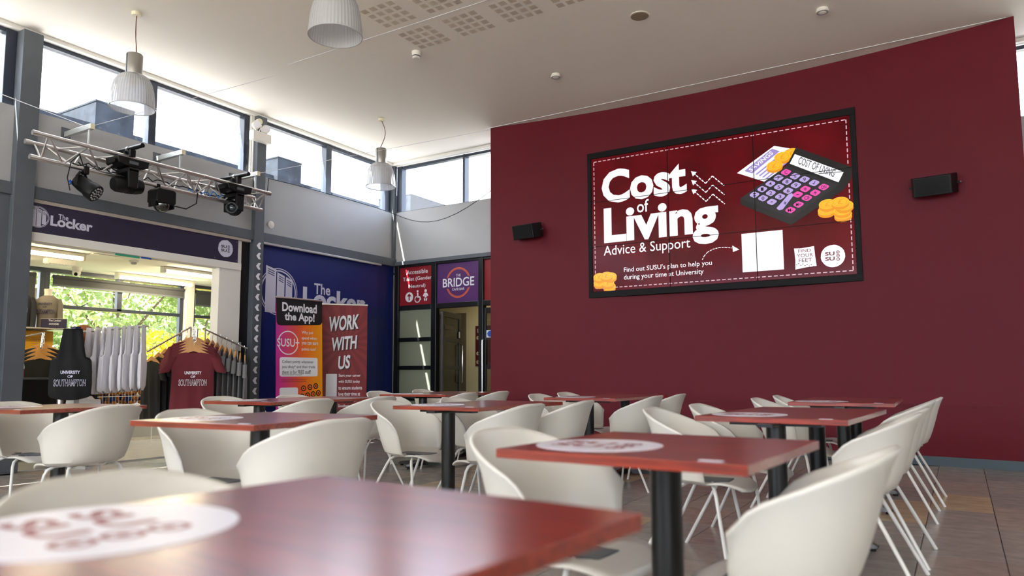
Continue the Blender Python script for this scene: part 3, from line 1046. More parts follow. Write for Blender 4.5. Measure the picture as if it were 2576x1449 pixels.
# three dashed zigzag arrows
for k in range(3):
    dy = -0.121 * k
    z_ = [(1.49, 1.495 + dy), (1.646, 1.335 + dy), (1.737, 1.421 + dy), (1.887, 1.271 + dy)]
    o = obj('zigzag_arrow', dashes(z_, 0.013, 0.036, 0.014, Z0), 'ink_white', VW)
    o['kind'] = 'stuff'
    obj('arrow_head', poly([(1.455, 1.528 + dy), (1.532, 1.505 + dy), (1.478, 1.452 + dy)], Z0), 'ink_white', VW)
cv = [(1.573, 0.326), (1.600, 0.375), (1.645, 0.420), (1.715, 0.452), (1.795, 0.466), (1.880, 0.462), (1.960, 0.446)]
o = obj('curved_arrow', dashes(cv, 0.010, 0.024, 0.012, Z0), 'ink_white', VW)
o['kind'] = 'stuff'
obj('arrow_head', poly([(2.052, 0.417), (1.965, 0.478), (1.972, 0.392)], Z0), 'ink_white', VW)
# plain white square and two logos
obj('white_square', poly([(2.085, 0.12), (2.586, 0.12), (2.586, 0.614), (2.085, 0.614)], Z0), 'ink_white', VW)
ff = obj('find_your_feet_logo', poly([(2.712, 0.368), (2.785, 0.362), (2.942, 0.376), (2.950, 0.25), (2.962, 0.132), (2.84, 0.124), (2.718, 0.106), (2.722, 0.22)], Z0), 'ink_white', VW)
text(ff, 'FIND', (2.760, 0.312, 2.905, 0.350), 'ink_red', Z0 + 0.0008, bold=0.0)
text(ff, 'YOUR', (2.742, 0.252, 2.925, 0.294), 'ink_red', Z0 + 0.0008, bold=0.0)
text(ff, 'FEET', (2.762, 0.192, 2.912, 0.236), 'ink_red', Z0 + 0.0008, bold=0.0)
fs_ = MB()
for k in range(9):
    disc(2.735 + 0.024 * k, 0.170 - 0.004 * k + (0.010 if k % 2 else -0.008), 0.008, Z0 + 0.0006, Z0 + 0.001, 8, 0.005, fs_)
o = obj('footprints', fs_, 'ink_red', ff)
o['kind'] = 'stuff'
def blob(cx, cy, r, n=72, rough=0.03, seed=3):
    q = random.Random(seed)
    return [(cx + r * (1 + rough * (q.random() - 0.6)) * math.cos(2 * PI * k / n), cy + r * (1 + rough * (q.random() - 0.6)) * math.sin(2 * PI * k / n)) for k in range(n)]
sl = obj('round_logo', poly(blob(3.147, 0.236, 0.135), Z0), 'ink_white', VW)
susu_mark(sl, 3.147, 0.236, 0.128, 'ink_red', Z0 + 0.0008)
# savings paper
pp = obj('savings_paper', poly([(2.525, 1.691), (2.79, 1.60), (2.45, 1.223), (2.056, 1.412)], Z0), 'ink_white', VW)
bd = obj('paper_band', poly([(2.500, 1.660), (2.590, 1.611), (2.247, 1.378), (2.150, 1.425)], Z0 + 0.0006), 'ink_violet', pp)
co, fsx = text_mesh('SAVINGS', 0.02)
xs = [c[0] for c in co]; ys = [c[1] for c in co]
mbx = MB()
mbx.add([(2.232 + (c[0] - min(xs)) / (max(xs) - min(xs)) * 0.285 - (c[1] - min(ys)) / (max(ys) - min(ys)) * 0.030,
          1.398 + (c[0] - min(xs)) / (max(xs) - min(xs)) * 0.195 + (c[1] - min(ys)) / (max(ys) - min(ys)) * 0.042, Z0 + 0.0012) for c in co], fsx)
obj('lettering', mbx, 'ink_white', pp)
for k in range(5):
    a = (2.285 + 0.040 * k, 1.362 - 0.024 * k)
    obj('paper_line', poly([a, (a[0] + 0.018, a[1] - 0.010), (a[0] + 0.268, a[1] + 0.158), (a[0] + 0.25, a[1] + 0.168)], Z0 + 0.0006), 'ink_violet', pp)
# calculator
zc = Z0 + 0.002
ca = obj('calculator', poly([(2.662, 1.41), (3.25, 1.088), (2.698, 0.747), (2.088, 1.074)], zc), 'ink_charcoal', VW)
obj('calculator_lid', poly([(2.784, 1.628), (3.397, 1.283), (3.25, 1.088), (2.662, 1.41)], zc), 'ink_black', ca)
obj('calculator_front', poly([(2.088, 1.074), (2.698, 0.747), (2.691, 0.66), (2.086, 0.997)], zc), 'ink_black', ca)
obj('calculator_side', poly([(2.698, 0.747), (3.25, 1.088), (3.397, 1.283), (3.391, 1.149), (3.296, 1.018), (2.691, 0.66)], zc - 0.0003), 'ink_black', ca)
dp = obj('calculator_display', poly([(2.767, 1.546), (3.309, 1.237), (3.247, 1.119), (2.703, 1.434)], zc + 0.0006), 'ink_white', ca)
co, fsx = text_mesh('COST OF LIVING', 0.0)
xs = [c[0] for c in co]; ys = [c[1] for c in co]
mbx = MB()
for c in co:
    pass
mbx.add([(2.795 + (c[0] - min(xs)) / (max(xs) - min(xs)) * 0.40 + (c[1] - min(ys)) / (max(ys) - min(ys)) * 0.030,
          1.418 - (c[0] - min(xs)) / (max(xs) - min(xs)) * 0.228 + (c[1] - min(ys)) / (max(ys) - min(ys)) * 0.085, zc + 0.0012) for c in co], fsx)
obj('lettering', mbx, 'ink_black', dp)
obj('strike_line', poly([(3.03, 1.262), (3.032, 1.254), (3.31, 1.238), (3.309, 1.246)], zc + 0.0014), 'ink_black', dp)
def button(cx, cy, s, pink, tall=False):
    a = (0.062, 0.036); b = (0.060, -0.036)
    if tall:
        q = [(-0.105, -0.052), (0.045, 0.105), (0.085, 0.115), (0.105, 0.085), (-0.030, -0.075), (-0.075, -0.082)]
        pts = [(cx + x, cy + y) for x, y in q]
    else:
        pts = [(cx - 0.060, cy + 0.004), (cx - 0.052, cy + 0.016), (cx - 0.014, cy + 0.038), (cx + 0.006, cy + 0.040), (cx + 0.054, cy + 0.014), (cx + 0.062, cy), (cx + 0.052, cy - 0.014), (cx + 0.014, cy - 0.038), (cx - 0.006, cy - 0.040), (cx - 0.054, cy - 0.012)]
    o = obj('button', poly(pts, zc + 0.0008), 'ink_pink' if pink else 'ink_lilac', ca)
    hw = 0.013 * len(s) + 0.004
    hh = 0.021 if s not in '-.' else 0.005
    text(o, s, (cx - hw, cy - hh, cx + hw, cy + hh), 'ink_black', zc + 0.0014, bold=0.01)
for s, cx, cy, k in [('C', 2.655, 1.332, 1), ('%', 2.758, 1.266, 0), ('9', 2.866, 1.211, 0), ('\u221a', 2.974, 1.151, 0), ('ON', 3.08, 1.085, 1), ('7', 2.563, 1.274, 0), ('8', 2.663, 1.212, 0), ('9', 2.765, 1.153, 0), ('*', 2.871, 1.09, 1), ('\u00f7', 2.982, 1.028, 1), ('4', 2.463, 1.214, 0), ('5', 2.564, 1.157, 0), ('6', 2.671, 1.095, 0), ('-', 2.781, 1.033, 1), ('CE', 2.884, 0.977, 1), ('1', 2.362, 1.158, 0), ('2', 2.464, 1.095, 0), ('3', 2.572, 1.035, 0), ('M+', 2.785, 0.908, 1), ('=', 2.265, 1.099, 0), ('0', 2.368, 1.041, 0), ('.', 2.472, 0.98, 0), ('M-', 2.688, 0.85, 1), ('+', 2.63, 0.945, 2)]:
    button(cx, cy, s, k == 1, k == 2)
# coins
def coin(cx, cy, r, z):
    n = 32
    e = obj('coin', disc(cx, cy - 0.032, r, z - 0.0004, z, n, r * 0.62), 'ink_amber', VW)
    poly([(cx - r, cy), (cx - r, cy - 0.032), (cx + r, cy - 0.032), (cx + r, cy)], z)
    obj('coin_face', disc(cx, cy, r, z, z + 0.0005, n, r * 0.62), 'ink_gold', e)
    obj('coin_rim', ring(cx, cy, r * 0.74, r * 0.80, z + 0.0008, ratio=0.62, n=24), 'ink_amber', e)
    text(e, '\u00a3', (cx - r * 0.28, cy - r * 0.28, cx + r * 0.28, cy + r * 0.30), 'ink_amber', z + 0.0009, bold=0.0)
for k, (cx, cy) in enumerate([(2.729, 1.565), (2.619, 1.536), (2.521, 1.438)]):
    coin(cx, cy, 0.098, zc - 0.0015 + 0.0005 + 0.0012 * k - 0.0006)
for k, (cx, cy) in enumerate([(3.28, 0.725), (3.10, 0.795), (3.275, 0.775), (3.30, 0.83), (3.115, 0.868), (3.255, 0.878)]):
    coin(cx, cy, 0.098, zc + 0.002 + 0.0012 * k)
for k, (cx, cy) in enumerate([(0.255, 0.062), (0.105, 0.125), (0.235, 0.112), (0.275, 0.20), (0.105, 0.205), (0.215, 0.215)]):
    coin(cx, cy, 0.092, zc + 0.0012 * k)

# ================================================================== SPEAKERS ON THE RED WALL
def speaker(x, z, label):
    y = red_y(x)
    k = y / 9.11
    s = tag(empty('wall_speaker', (x * k, red_y(x * k), 1 + (z - 1) * k)), label, 'speaker', 'black speakers on the red wall')
    s.rotation_euler = (math.radians(14), 0, math.radians(-6))
    w_, h_ = 0.225, 0.105
    body = MB().prism([(-w_, -0.08), (w_, -0.08), (w_ - 0.045, -0.27), (-w_ + 0.045, -0.27)], -h_, h_)
    body.v = [(a, b, c) for a, b, c in body.v]
    obj('cabinet', body, 'black_plastic', s, bevel=0.008)
    obj('grille', MB().box(-w_ + 0.06, -0.276, -h_ + 0.015, w_ - 0.06, -0.271, h_ - 0.015), 'black_matt', s)
    obj('bracket', MB().box(-0.03, -0.08, -0.03, 0.03, 0.03, 0.03).box(-w_ - 0.02, -0.12, -0.012, -w_ + 0.01, -0.09, 0.012).box(w_ - 0.01, -0.12, -0.012, w_ + 0.02, -0.09, 0.012).box(-w_ - 0.02, -0.09, -0.012, w_ + 0.02, -0.075, 0.012), 'rubber', s)
    obj('bolt', MB().path([(w_ - 0.01, -0.105, 0), (w_ + 0.035, -0.105, 0)], 0.011, 8), 'chrome', s)
speaker(-5.21, 3.10, 'black slanted loudspeaker on the red wall between the cafe door and the screen')
speaker(-0.12, 3.06, 'black slanted loudspeaker on the red wall on the far side of the screen')
# ================================================================== SIGNS AND BANNERS
mat('vinyl_white', (206, 204, 222), 0.5)
mat('vinyl_dim', (176, 172, 192), 0.5)

def locker_logo(parent, cx, cy, r, ratio, m, dark, z):
    obj('logo_ring', ring(cx, cy, r * 0.965, r, z, ratio=ratio, n=64), m, parent)
    obj('logo_ring', ring(cx, cy, r * 0.86, r * 0.92, z, ratio=ratio, n=64), m, parent)
    # three locker doors of falling height
    for (x0, x1, yt0, yt1, yb) in ((-0.68, -0.15, 1.06, 0.93, -0.90), (-0.10, 0.30, 0.82, 0.70, -0.90), (0.36, 0.72, 0.68, 0.55, -0.62)):
        d = obj('logo_locker', poly([(cx + x0 * r, cy + yb * r * ratio), (cx + x1 * r, cy + yb * r * ratio), (cx + x1 * r, cy + yt1 * r * ratio), (cx + x0 * r, cy + yt0 * r * ratio)], z + 0.0006), m, parent)
        for k in range(3):
            a = (x0 + (x1 - x0) * 0.2)
            b = (x0 + (x1 - x0) * 0.85)
            ya = yt0 - 0.12 - 0.09 * k
            yb_ = yt0 - 0.12 - 0.09 * k - (yt0 - yt1) * 0.75
            obj('logo_slot', poly([(cx + a * r, cy + ya * r * ratio), (cx + b * r, cy + yb_ * r * ratio), (cx + b * r, cy + (yb_ - 0.035) * r * ratio), (cx + a * r, cy + (ya - 0.035) * r * ratio)], z + 0.0012), dark, d)

# shop fascia
fs = tag(empty('shop_sign', mw=plane_x(-8.475, 3.875, 2.557)), 'dark purple shop sign over the opening reading The Locker', 'sign')
obj('board', MB().box(0, 0, -0.03, 2.665, 0.322, 0.0), 'navy_fascia', fs, bevel=0.002)
locker_logo(fs, 0.075, 0.172, 0.118, 1.0, 'vinyl_white', 'navy_fascia', 0.0015)
text(fs, 'The', (0.286, 0.183, 0.394, 0.243), 'vinyl_white', 0.0015, bold=0.02)
text(fs, 'Locker', (0.205, 0.099, 0.665, 0.214), 'vinyl_white', 0.0015, bold=0.036)
rl = obj('round_logo', poly(blob(2.463, 0.172, 0.118, rough=0.08), 0.0015), 'vinyl_white', fs)
susu_mark(rl, 2.463, 0.172, 0.11, 'navy_fascia', 0.0025)
for bx_, by_ in ((2.64, 0.03), (2.64, 0.29), (2.3, 0.03)):
    obj('screw', disc(bx_, by_, 0.005, 0.0, 0.002, 8), 'silver', fs)

# big blue wall board with the same logo
bb = tag(empty('logo_board', mw=plane_x(-8.505, 6.935, 0.0)), 'tall blue wall board with a large white locker logo behind the banners', 'sign')
obj('board', MB().box(0, 0.02, -0.008, 2.50, 2.875, 0.0), 'royal_blue', bb)
obj('side_board', MB().box(2.50, 0.02, -0.009, 2.74, 2.875, -0.004), 'deep_blue', bb)
locker_logo(bb, 0.358, 2.228, 0.355, 0.985, 'vinyl_white', 'royal_blue', 0.0015)
text(bb, 'The', (1.05, 2.262, 1.392, 2.432), 'vinyl_white', 0.0015, bold=0.02)
text(bb, 'Locker', (0.825, 2.02, 2.20, 2.355), 'vinyl_white', 0.0015, bold=0.036)
text(bb, 'Clothing', (0.82, 1.84, 1.20, 1.93), 'vinyl_white', 0.0015, bold=0.004)
text(bb, 'susu.org', (0.62, 1.44, 1.19, 1.56), 'vinyl_white', 0.0015, bold=0.012)
tr = tag(obj('blind_track', MB().box(-8.49, 6.94, 2.882, -8.43, 9.45, 2.914), 'silver', bevel=0.004), 'slim silver rail above the blue wall board', 'rail')

# signs in the transom over the cafe door
def transom_sign(name, x0, x1, m, label):
    s = tag(empty(name, mw=plane_y(x0, 9.862, 2.212)), label, 'sign')
    obj('panel', MB().box(0, 0, -0.012, x1 - x0, 0.672, 0.0), m, s)
    return s
s1 = transom_sign('toilet_sign', -8.363, -7.642, 'sign_red', 'red accessible toilet sign with white icons over the side light')
for s, b in (('Accessible', (0.144, 0.545, 0.617, 0.620)), ('Toilet (Gender', (0.068, 0.412, 0.704, 0.496)), ('Neutral)', (0.199, 0.285, 0.569, 0.366))):
    text(s1, s, b, 'print_white', 0.0015, bold=0.008)
ic = obj('arrow_icon', disc(0.213, 0.144, 0.088, 0.001, 0.002, 32), 'print_white', s1)
obj('arrow', poly([(0.200, 0.085), (0.226, 0.085), (0.226, 0.155), (0.262, 0.155), (0.213, 0.213), (0.164, 0.155), (0.200, 0.155)], 0.003), 'sign_red', ic)
wc = obj('wheelchair_icon', ring(0.395, 0.098, 0.045, 0.062, 0.0015, a0=math.radians(110), a1=math.radians(370), n=30), 'print_white', s1)
obj('head', disc(0.400, 0.238, 0.019, 0.001, 0.002, 16), 'print_white', wc)
obj('torso', poly([(0.388, 0.212), (0.414, 0.212), (0.420, 0.150), (0.455, 0.148), (0.482, 0.085), (0.462, 0.078), (0.440, 0.126), (0.392, 0.126)], 0.002), 'print_white', wc)
bi = obj('baby_icon', disc(0.575, 0.236, 0.027, 0.001, 0.002, 20), 'print_white', s1)
obj('torso', poly([(0.545, 0.200), (0.605, 0.200), (0.635, 0.150), (0.618, 0.138), (0.600, 0.160), (0.598, 0.118), (0.552, 0.118), (0.550, 0.160), (0.532, 0.138), (0.515, 0.150)], 0.002), 'print_white', bi)
for sx in (-1, 1):
    obj('leg', poly([(0.575 + sx * 0.008, 0.105), (0.575 + sx * 0.035, 0.108), (0.575 + sx * 0.032, 0.075), (0.575 + sx * 0.016, 0.055), (0.575 + sx * 0.006, 0.066)], 0.002), 'print_white', bi)
s2 = transom_sign('cafe_sign', -7.542, -6.662, 'sign_purple', 'purple cafe bar sign with orange ring over the open door')
rx, ry = 0.444, 0.331
for r0 in (0.222, 0.236, 0.246):
    for a0, a1 in ((22, 158), (202, 338)):
        j = 2 * (r0 - 0.236) * 100
        obj('orange_arc', ring(rx, ry, r0, r0 + 0.007, 0.0015, a0=math.radians(a0 - j), a1=math.radians(a1 + j), n=36, ratio=1.02), 'orange', s2)
text(s2, 'THE', (0.401, 0.431, 0.493, 0.475), 'print_white', 0.0015, bold=0.004)
text(s2, 'BRIDGE', (0.123, 0.263, 0.769, 0.414), 'print_white', 0.0015, bold=0.012)
text(s2, 'CAFE\u2022BAR', (0.320, 0.200, 0.573, 0.240), 'print_white', 0.0015, bold=0.008)
s3 = transom_sign('transom_panel', -6.572, -5.80, 'sign_red', 'plain red transom panel half hidden behind the red wall')
# maroon list sign in the corridor
ls = tag(empty('corridor_sign', mw=plane_y(-8.20, 11.985, 1.17)), 'maroon direction board on the cream corridor wall', 'sign')
obj('board', MB().box(0, 0, -0.01, 0.7, 0.80, 0.0), 'sign_maroon', ls)
text(ls, 'Level', (0.05, 0.66, 0.40, 0.74), 'cream_paint', 0.0015, bold=0.0)
for k, y in enumerate((0.56, 0.25, 0.08)):
    dd = obj('arrow_disc', disc(0.06, y, 0.035, 0.001, 0.002, 16), 'cream_paint', ls)
    obj('arrow', MB().box(0.045, y - 0.006, 0.002, 0.078, y + 0.006, 0.003), 'sign_maroon', dd)

# ---- roll-up banners
def roll_banner(x0, y0, x1, y1, h, lean, label):
    d = Vector((x1 - x0, y1 - y0, 0))
    w_ = d.length
    u = d.normalized()
    n = Vector((u.y, -u.x, 0))
    v = (Vector((0, 0, 1)) * math.cos(lean) - n * math.sin(lean))
    nn = u.cross(v)
    base = Vector((x0, y0, 0)) + n * (h * math.sin(lean))
    mw = Matrix(((u.x, v.x, nn.x, base.x), (u.y, v.y, nn.y, base.y), (u.z, v.z, nn.z, base.z), (0, 0, 0, 1)))
    b = tag(empty('roll_up_banner', mw=mw), label, 'banner')
    obj('base_case', MB().box(-0.02, 0.0, -0.08, w_ + 0.02, 0.09, 0.08), 'silver', b, bevel=0.015)
    obj('top_rail', MB().box(-0.005, h - 0.012, -0.012, w_ + 0.005, h + 0.012, 0.012), 'aluminium', b, bevel=0.004)
    obj('pole', MB().path([(w_ / 2, 0.05, -0.03), (w_ / 2, h, -0.02)], 0.011, 8), 'aluminium', b)
    return b, w_, h

def gradient_mat(name, stops, axis):
    m = bpy.data.materials.new(name)
    m.use_nodes = True
    t = m.node_tree
    b = t.nodes['Principled BSDF']
    tc = t.nodes.new('ShaderNodeTexCoord')
    sp = t.nodes.new('ShaderNodeSeparateXYZ')
    r = t.nodes.new('ShaderNodeValToRGB')
    for i, (q, c) in enumerate(stops):
        e = r.color_ramp.elements[i] if i < 2 else r.color_ramp.elements.new(q)
        e.position = q
        e.color = (*lin(c), 1)
    ma = t.nodes.new('ShaderNodeMath')
    ma.operation = 'MULTIPLY'
    ma.inputs[1].default_value = axis
    t.links.new(tc.outputs['Object'], sp.inputs['Vector'])
    t.links.new(sp.outputs['X'], ma.inputs[0])
    t.links.new(ma.outputs['Value'], r.inputs['Fac'])
    t.links.new(r.outputs['Color'], b.inputs['Base Color'])
    b.inputs['Roughness'].default_value = 0.45
    MATS[name] = m
gradient_mat('banner_gradient', [(0.0, (196, 40, 150)), (0.42, (226, 84, 64)), (0.62, (238, 116, 30)), (1.0, (244, 164, 20))], 1.25)
mat('banner_maroon', (120, 30, 36), 0.5)
mat('banner_maroon_ray', (132, 38, 44), 0.5)

b1, W1, H1 = roll_banner(-8.12, 6.92, -8.03, 7.70, 2.10, math.radians(2.5), 'roll-up banner in pink and orange asking to download an app')
obj('sheet', MB().box(0, 0.05, -0.002, W1, H1, 0.0), 'banner_gradient', b1)
hd = obj('header', poly([(0.0, H1 - 0.005), (W1, H1 - 0.005), (W1, 1.78), (W1 - 0.03, 1.745), (W1 - 0.07, 1.735), (0.08, 1.70), (0.03, 1.71), (0.01, 1.75)], 0.001), 'print_black', b1)
text(hd, 'Download', (0.10, 1.905, 0.69, 2.035), 'print_white', 0.002, bold=0.032)
text(hd, 'the App!', (0.14, 1.745, 0.65, 1.895), 'print_white', 0.002, bold=0.032)
lo = obj('app_ring', ring(0.20, 1.46, 0.155, 0.170, 0.001, a0=math.radians(15), a1=math.radians(165), n=36), 'print_white', b1)
obj('app_ring_lower', ring(0.20, 1.46, 0.155, 0.170, 0.001, a0=math.radians(195), a1=math.radians(345), n=36), 'print_white', lo)
text(lo, 'SUSU+', (0.02, 1.405, 0.385, 1.52), 'print_white', 0.0015, bold=0.016)
for k, s in enumerate(('Why just', 'spend when', 'you can earn', 'points too?')):
    wd = (0.20, 0.26, 0.285, 0.245)[k]
    text(b1, s, (0.425, 1.585 - 0.08 * k, 0.425 + wd, 1.64 - 0.08 * k), 'print_white', 0.0015, bold=0.014)
cd = obj('text_card', poly(rrect(0.06, 0.985, 0.70, 1.255, 0.03), 0.001), 'print_white', b1)
for k, (s, wd) in enumerate((('Collect points whenever', 0.53), ('you shop* and then trade', 0.555), ('them in for FREE stuff!', 0.48))):
    text(cd, s, (0.10, 1.16 - 0.07 * k, 0.10 + wd, 1.215 - 0.07 * k), 'print_black', 0.002, bold=0.004)
text(cd, 'Points for pints? Yes please!', (0.10, 0.985 + 0.012, 0.43, 1.02), 'print_black', 0.002, bold=0.004)
for k in range(2):
    text(b1, ('*Available at The Bridge, The Stags, The Plant Pot', 'The Shop, The Locker, Union Films & Student Kitchen')[k], (0.09, 0.93 - 0.028 * k, 0.50, 0.945 - 0.028 * k), 'print_black', 0.0015, bold=0.0)
obj('white_card', poly(rrect(0.06, 0.45, 0.36, 0.83, 0.025), 0.001), 'print_white', b1)
for cx, cy in ((0.455, 0.815), (0.565, 0.83), (0.665, 0.845), (0.43, 0.70), (0.525, 0.715), (0.62, 0.73), (0.71, 0.745)):
    bd_ = obj('badge', disc(cx, cy, 0.042, 0.001, 0.0016, 20), 'print_black', b1)
    obj('badge_mark', ring(cx, cy, 0.012, 0.028, 0.002, n=14), 'orange', bd_)
ph = obj('phone_picture', poly([(0.40, 0.42), (0.42, 0.50), (0.47, 0.53), (W1, 0.60), (W1, 0.2), (0.40, 0.2)], 0.001), 'print_black', b1)
mat('phone_screen', (186, 190, 196), 0.4)
mat('phone_orange', (244, 168, 24), 0.4)
obj('phone_screen', poly([(0.43, 0.44), (0.45, 0.485), (0.48, 0.50), (W1, 0.57), (W1, 0.5), (0.43, 0.42)], 0.0018), 'phone_screen', ph)
obj('phone_app', poly([(0.43, 0.40), (W1, 0.47), (W1, 0.2), (0.43, 0.2)], 0.0018), 'phone_orange', ph)
obj('phone_camera', poly(rrect(0.53, 0.455, 0.68, 0.495, 0.019), 0.0024), 'print_black', ph)

b2, W2, H2 = roll_banner(-8.33, 7.99, -7.90, 8.54, 2.095, math.radians(1.0), 'dark red roll-up banner reading work with us')
obj('sheet', MB().box(0, 0.05, -0.002, W2, H2, 0.0), 'banner_maroon', b2)
for k in range(18):
    a = 2 * PI * k / 18
    c0 = (W2 * 0.52, 1.5)
    pts = [c0]
    ok = True
    for da in (0.0, 0.17):
        dx, dy = math.cos(a + da), math.sin(a + da)
        t = 9.0
        for lim, q, dq in ((W2, c0[0], dx), (0.0, c0[0], dx), (H2 - 0.02, c0[1], dy), (0.1, c0[1], dy)):
            if abs(dq) > 1e-6:
                tt = (lim - q) / dq
                if tt > 0:
                    t = min(t, tt)
        pts.append((c0[0] + dx * t, c0[1] + dy * t))
    obj('sun_ray', poly(pts, 0.0004), 'banner_maroon_ray', b2)
mat('drop_shadow', (52, 10, 16), 0.5)
for s, b in (('WORK', (0.10, 1.665, 0.56, 1.90)), ('WITH', (0.145, 1.365, 0.53, 1.575)), ('US', (0.255, 1.085, 0.435, 1.295))):
    text(b2, s, (b[0] + 0.018, b[1] - 0.016, b[2] + 0.018, b[3] - 0.016), 'drop_shadow', 0.001, bold=0.028, skew=0.12, shear=0.06)
    text(b2, s, b, 'print_white', 0.0018, bold=0.028, skew=0.12, shear=0.06)
obj('white_card', poly(rrect(0.08, 0.48, 0.245, 1.02, 0.01), 0.001), 'print_white', b2)
for k, (s, wd) in enumerate((('Start your career', 0.335), ('with SUSU today', 0.325), ('to ensure students', 0.36), ('love their time at', 0.33), ('the University of', 0.32), ('Southampton.', 0.28))):
    text(b2, s, (0.27, 0.965 - 0.093 * k, 0.27 + wd, 1.02 - 0.093 * k), 'print_white', 0.0015, bold=0.014)
# round picture of people under a red parasol
mat('pic_sky', (206, 214, 222), 0.5); mat('pic_green', (92, 160, 50), 0.5); mat('pic_red', (170, 24, 34), 0.5); mat('pic_navy', (24, 30, 48), 0.5)
mat('pic_hair', (110, 72, 44), 0.5); mat('pic_skin', (222, 176, 150), 0.5); mat('pic_purple', (120, 40, 92), 0.5); mat('pic_jeans', (110, 150, 190), 0.5); mat('pic_cream', (226, 218, 206), 0.5); mat('pic_grey', (120, 124, 130), 0.5)
pc = obj('round_picture', poly(blob(0.35, 0.10, 0.30, rough=0.06), 0.0008), 'print_white', b2)
cl = lambda pts: [(x, max(0.095, y)) for x, y in pts]
obj('picture_sky', poly(cl([(0.35 + 0.27 * math.cos(PI * k / 24), 0.10 + 0.27 * math.sin(PI * k / 24)) for k in range(25)]), 0.0014), 'pic_sky', pc)
for k, (x, y, r) in enumerate(((0.16, 0.22, 0.06), (0.27, 0.26, 0.055), (0.42, 0.24, 0.05), (0.53, 0.20, 0.045))):
    obj('picture_leaves', poly(blob(x, y, r, 24, 0.3, k), 0.0018), 'pic_green', pc)
obj('picture_parasol', poly([(0.36, 0.36), (0.47, 0.33), (0.56, 0.24), (0.585, 0.17), (0.50, 0.22)], 0.0022), 'pic_red', pc)
obj('picture_post', poly([(0.365, 0.10), (0.38, 0.10), (0.38, 0.36), (0.365, 0.36)], 0.002), 'pic_grey', pc)
for (x, hair, top) in ((0.16, 'pic_hair', 'pic_purple'), (0.28, 'pic_navy', 'pic_navy'), (0.52, 'pic_hair', 'pic_cream')):
    pe = obj('picture_person', poly([(x - 0.05, 0.095), (x + 0.05, 0.095), (x + 0.04, 0.15), (x, 0.17), (x - 0.04, 0.15)], 0.0026), top, pc)
    obj('picture_face', disc(x + 0.008, 0.20, 0.028, 0.0026, 0.0028, 16, 0.034), 'pic_skin', pe)
    obj('picture_hair', ring(x, 0.215, 0.012, 0.036, 0.003, a0=math.radians(20), a1=math.radians(220), n=14), hair, pe)
# ================================================================== PENDANT LAMPS
def acrylic():
    m = bpy.data.materials.new('ribbed_acrylic')
    m.use_nodes = True
    t = m.node_tree
    t.nodes.clear()
    out = t.nodes.new('ShaderNodeOutputMaterial')
    tr = t.nodes.new('ShaderNodeBsdfTransparent')
    tr.inputs['Color'].default_value = (0.93, 0.94, 0.96, 1)
    gl = t.nodes.new('ShaderNodeBsdfGlossy')
    gl.inputs['Roughness'].default_value = 0.12
    df = t.nodes.new('ShaderNodeBsdfTranslucent')
    df.inputs['Color'].default_value = (0.30, 0.31, 0.33, 1)
    d2 = t.nodes.new('ShaderNodeBsdfDiffuse')
    d2.inputs['Color'].default_value = (0.92, 0.93, 0.95, 1)
    lw = t.nodes.new('ShaderNodeLayerWeight')
    lw.inputs['Blend'].default_value = 0.35
    m0 = t.nodes.new('ShaderNodeMixShader')
    m0.inputs['Fac'].default_value = 0.5
    t.links.new(df.outputs['BSDF'], m0.inputs[1])
    t.links.new(d2.outputs['BSDF'], m0.inputs[2])
    m1 = t.nodes.new('ShaderNodeMixShader')
    m1.inputs['Fac'].default_value = 0.86
    t.links.new(tr.outputs['BSDF'], m1.inputs[1])
    t.links.new(m0.outputs['Shader'], m1.inputs[2])
    m2 = t.nodes.new('ShaderNodeMixShader')
    ms = t.nodes.new('ShaderNodeMath')
    ms.operation = 'MULTIPLY'
    ms.inputs[1].default_value = 0.6
    t.links.new(lw.outputs['Facing'], ms.inputs[0])
    t.links.new(ms.outputs['Value'], m2.inputs['Fac'])
    t.links.new(m1.outputs['Shader'], m2.inputs[1])
    t.links.new(gl.outputs['BSDF'], m2.inputs[2])
    t.links.new(m2.outputs['Shader'], out.inputs['Surface'])
    MATS['ribbed_acrylic'] = m
acrylic()
mat('gear_housing', (168, 166, 160), 0.35, metal=0.7)

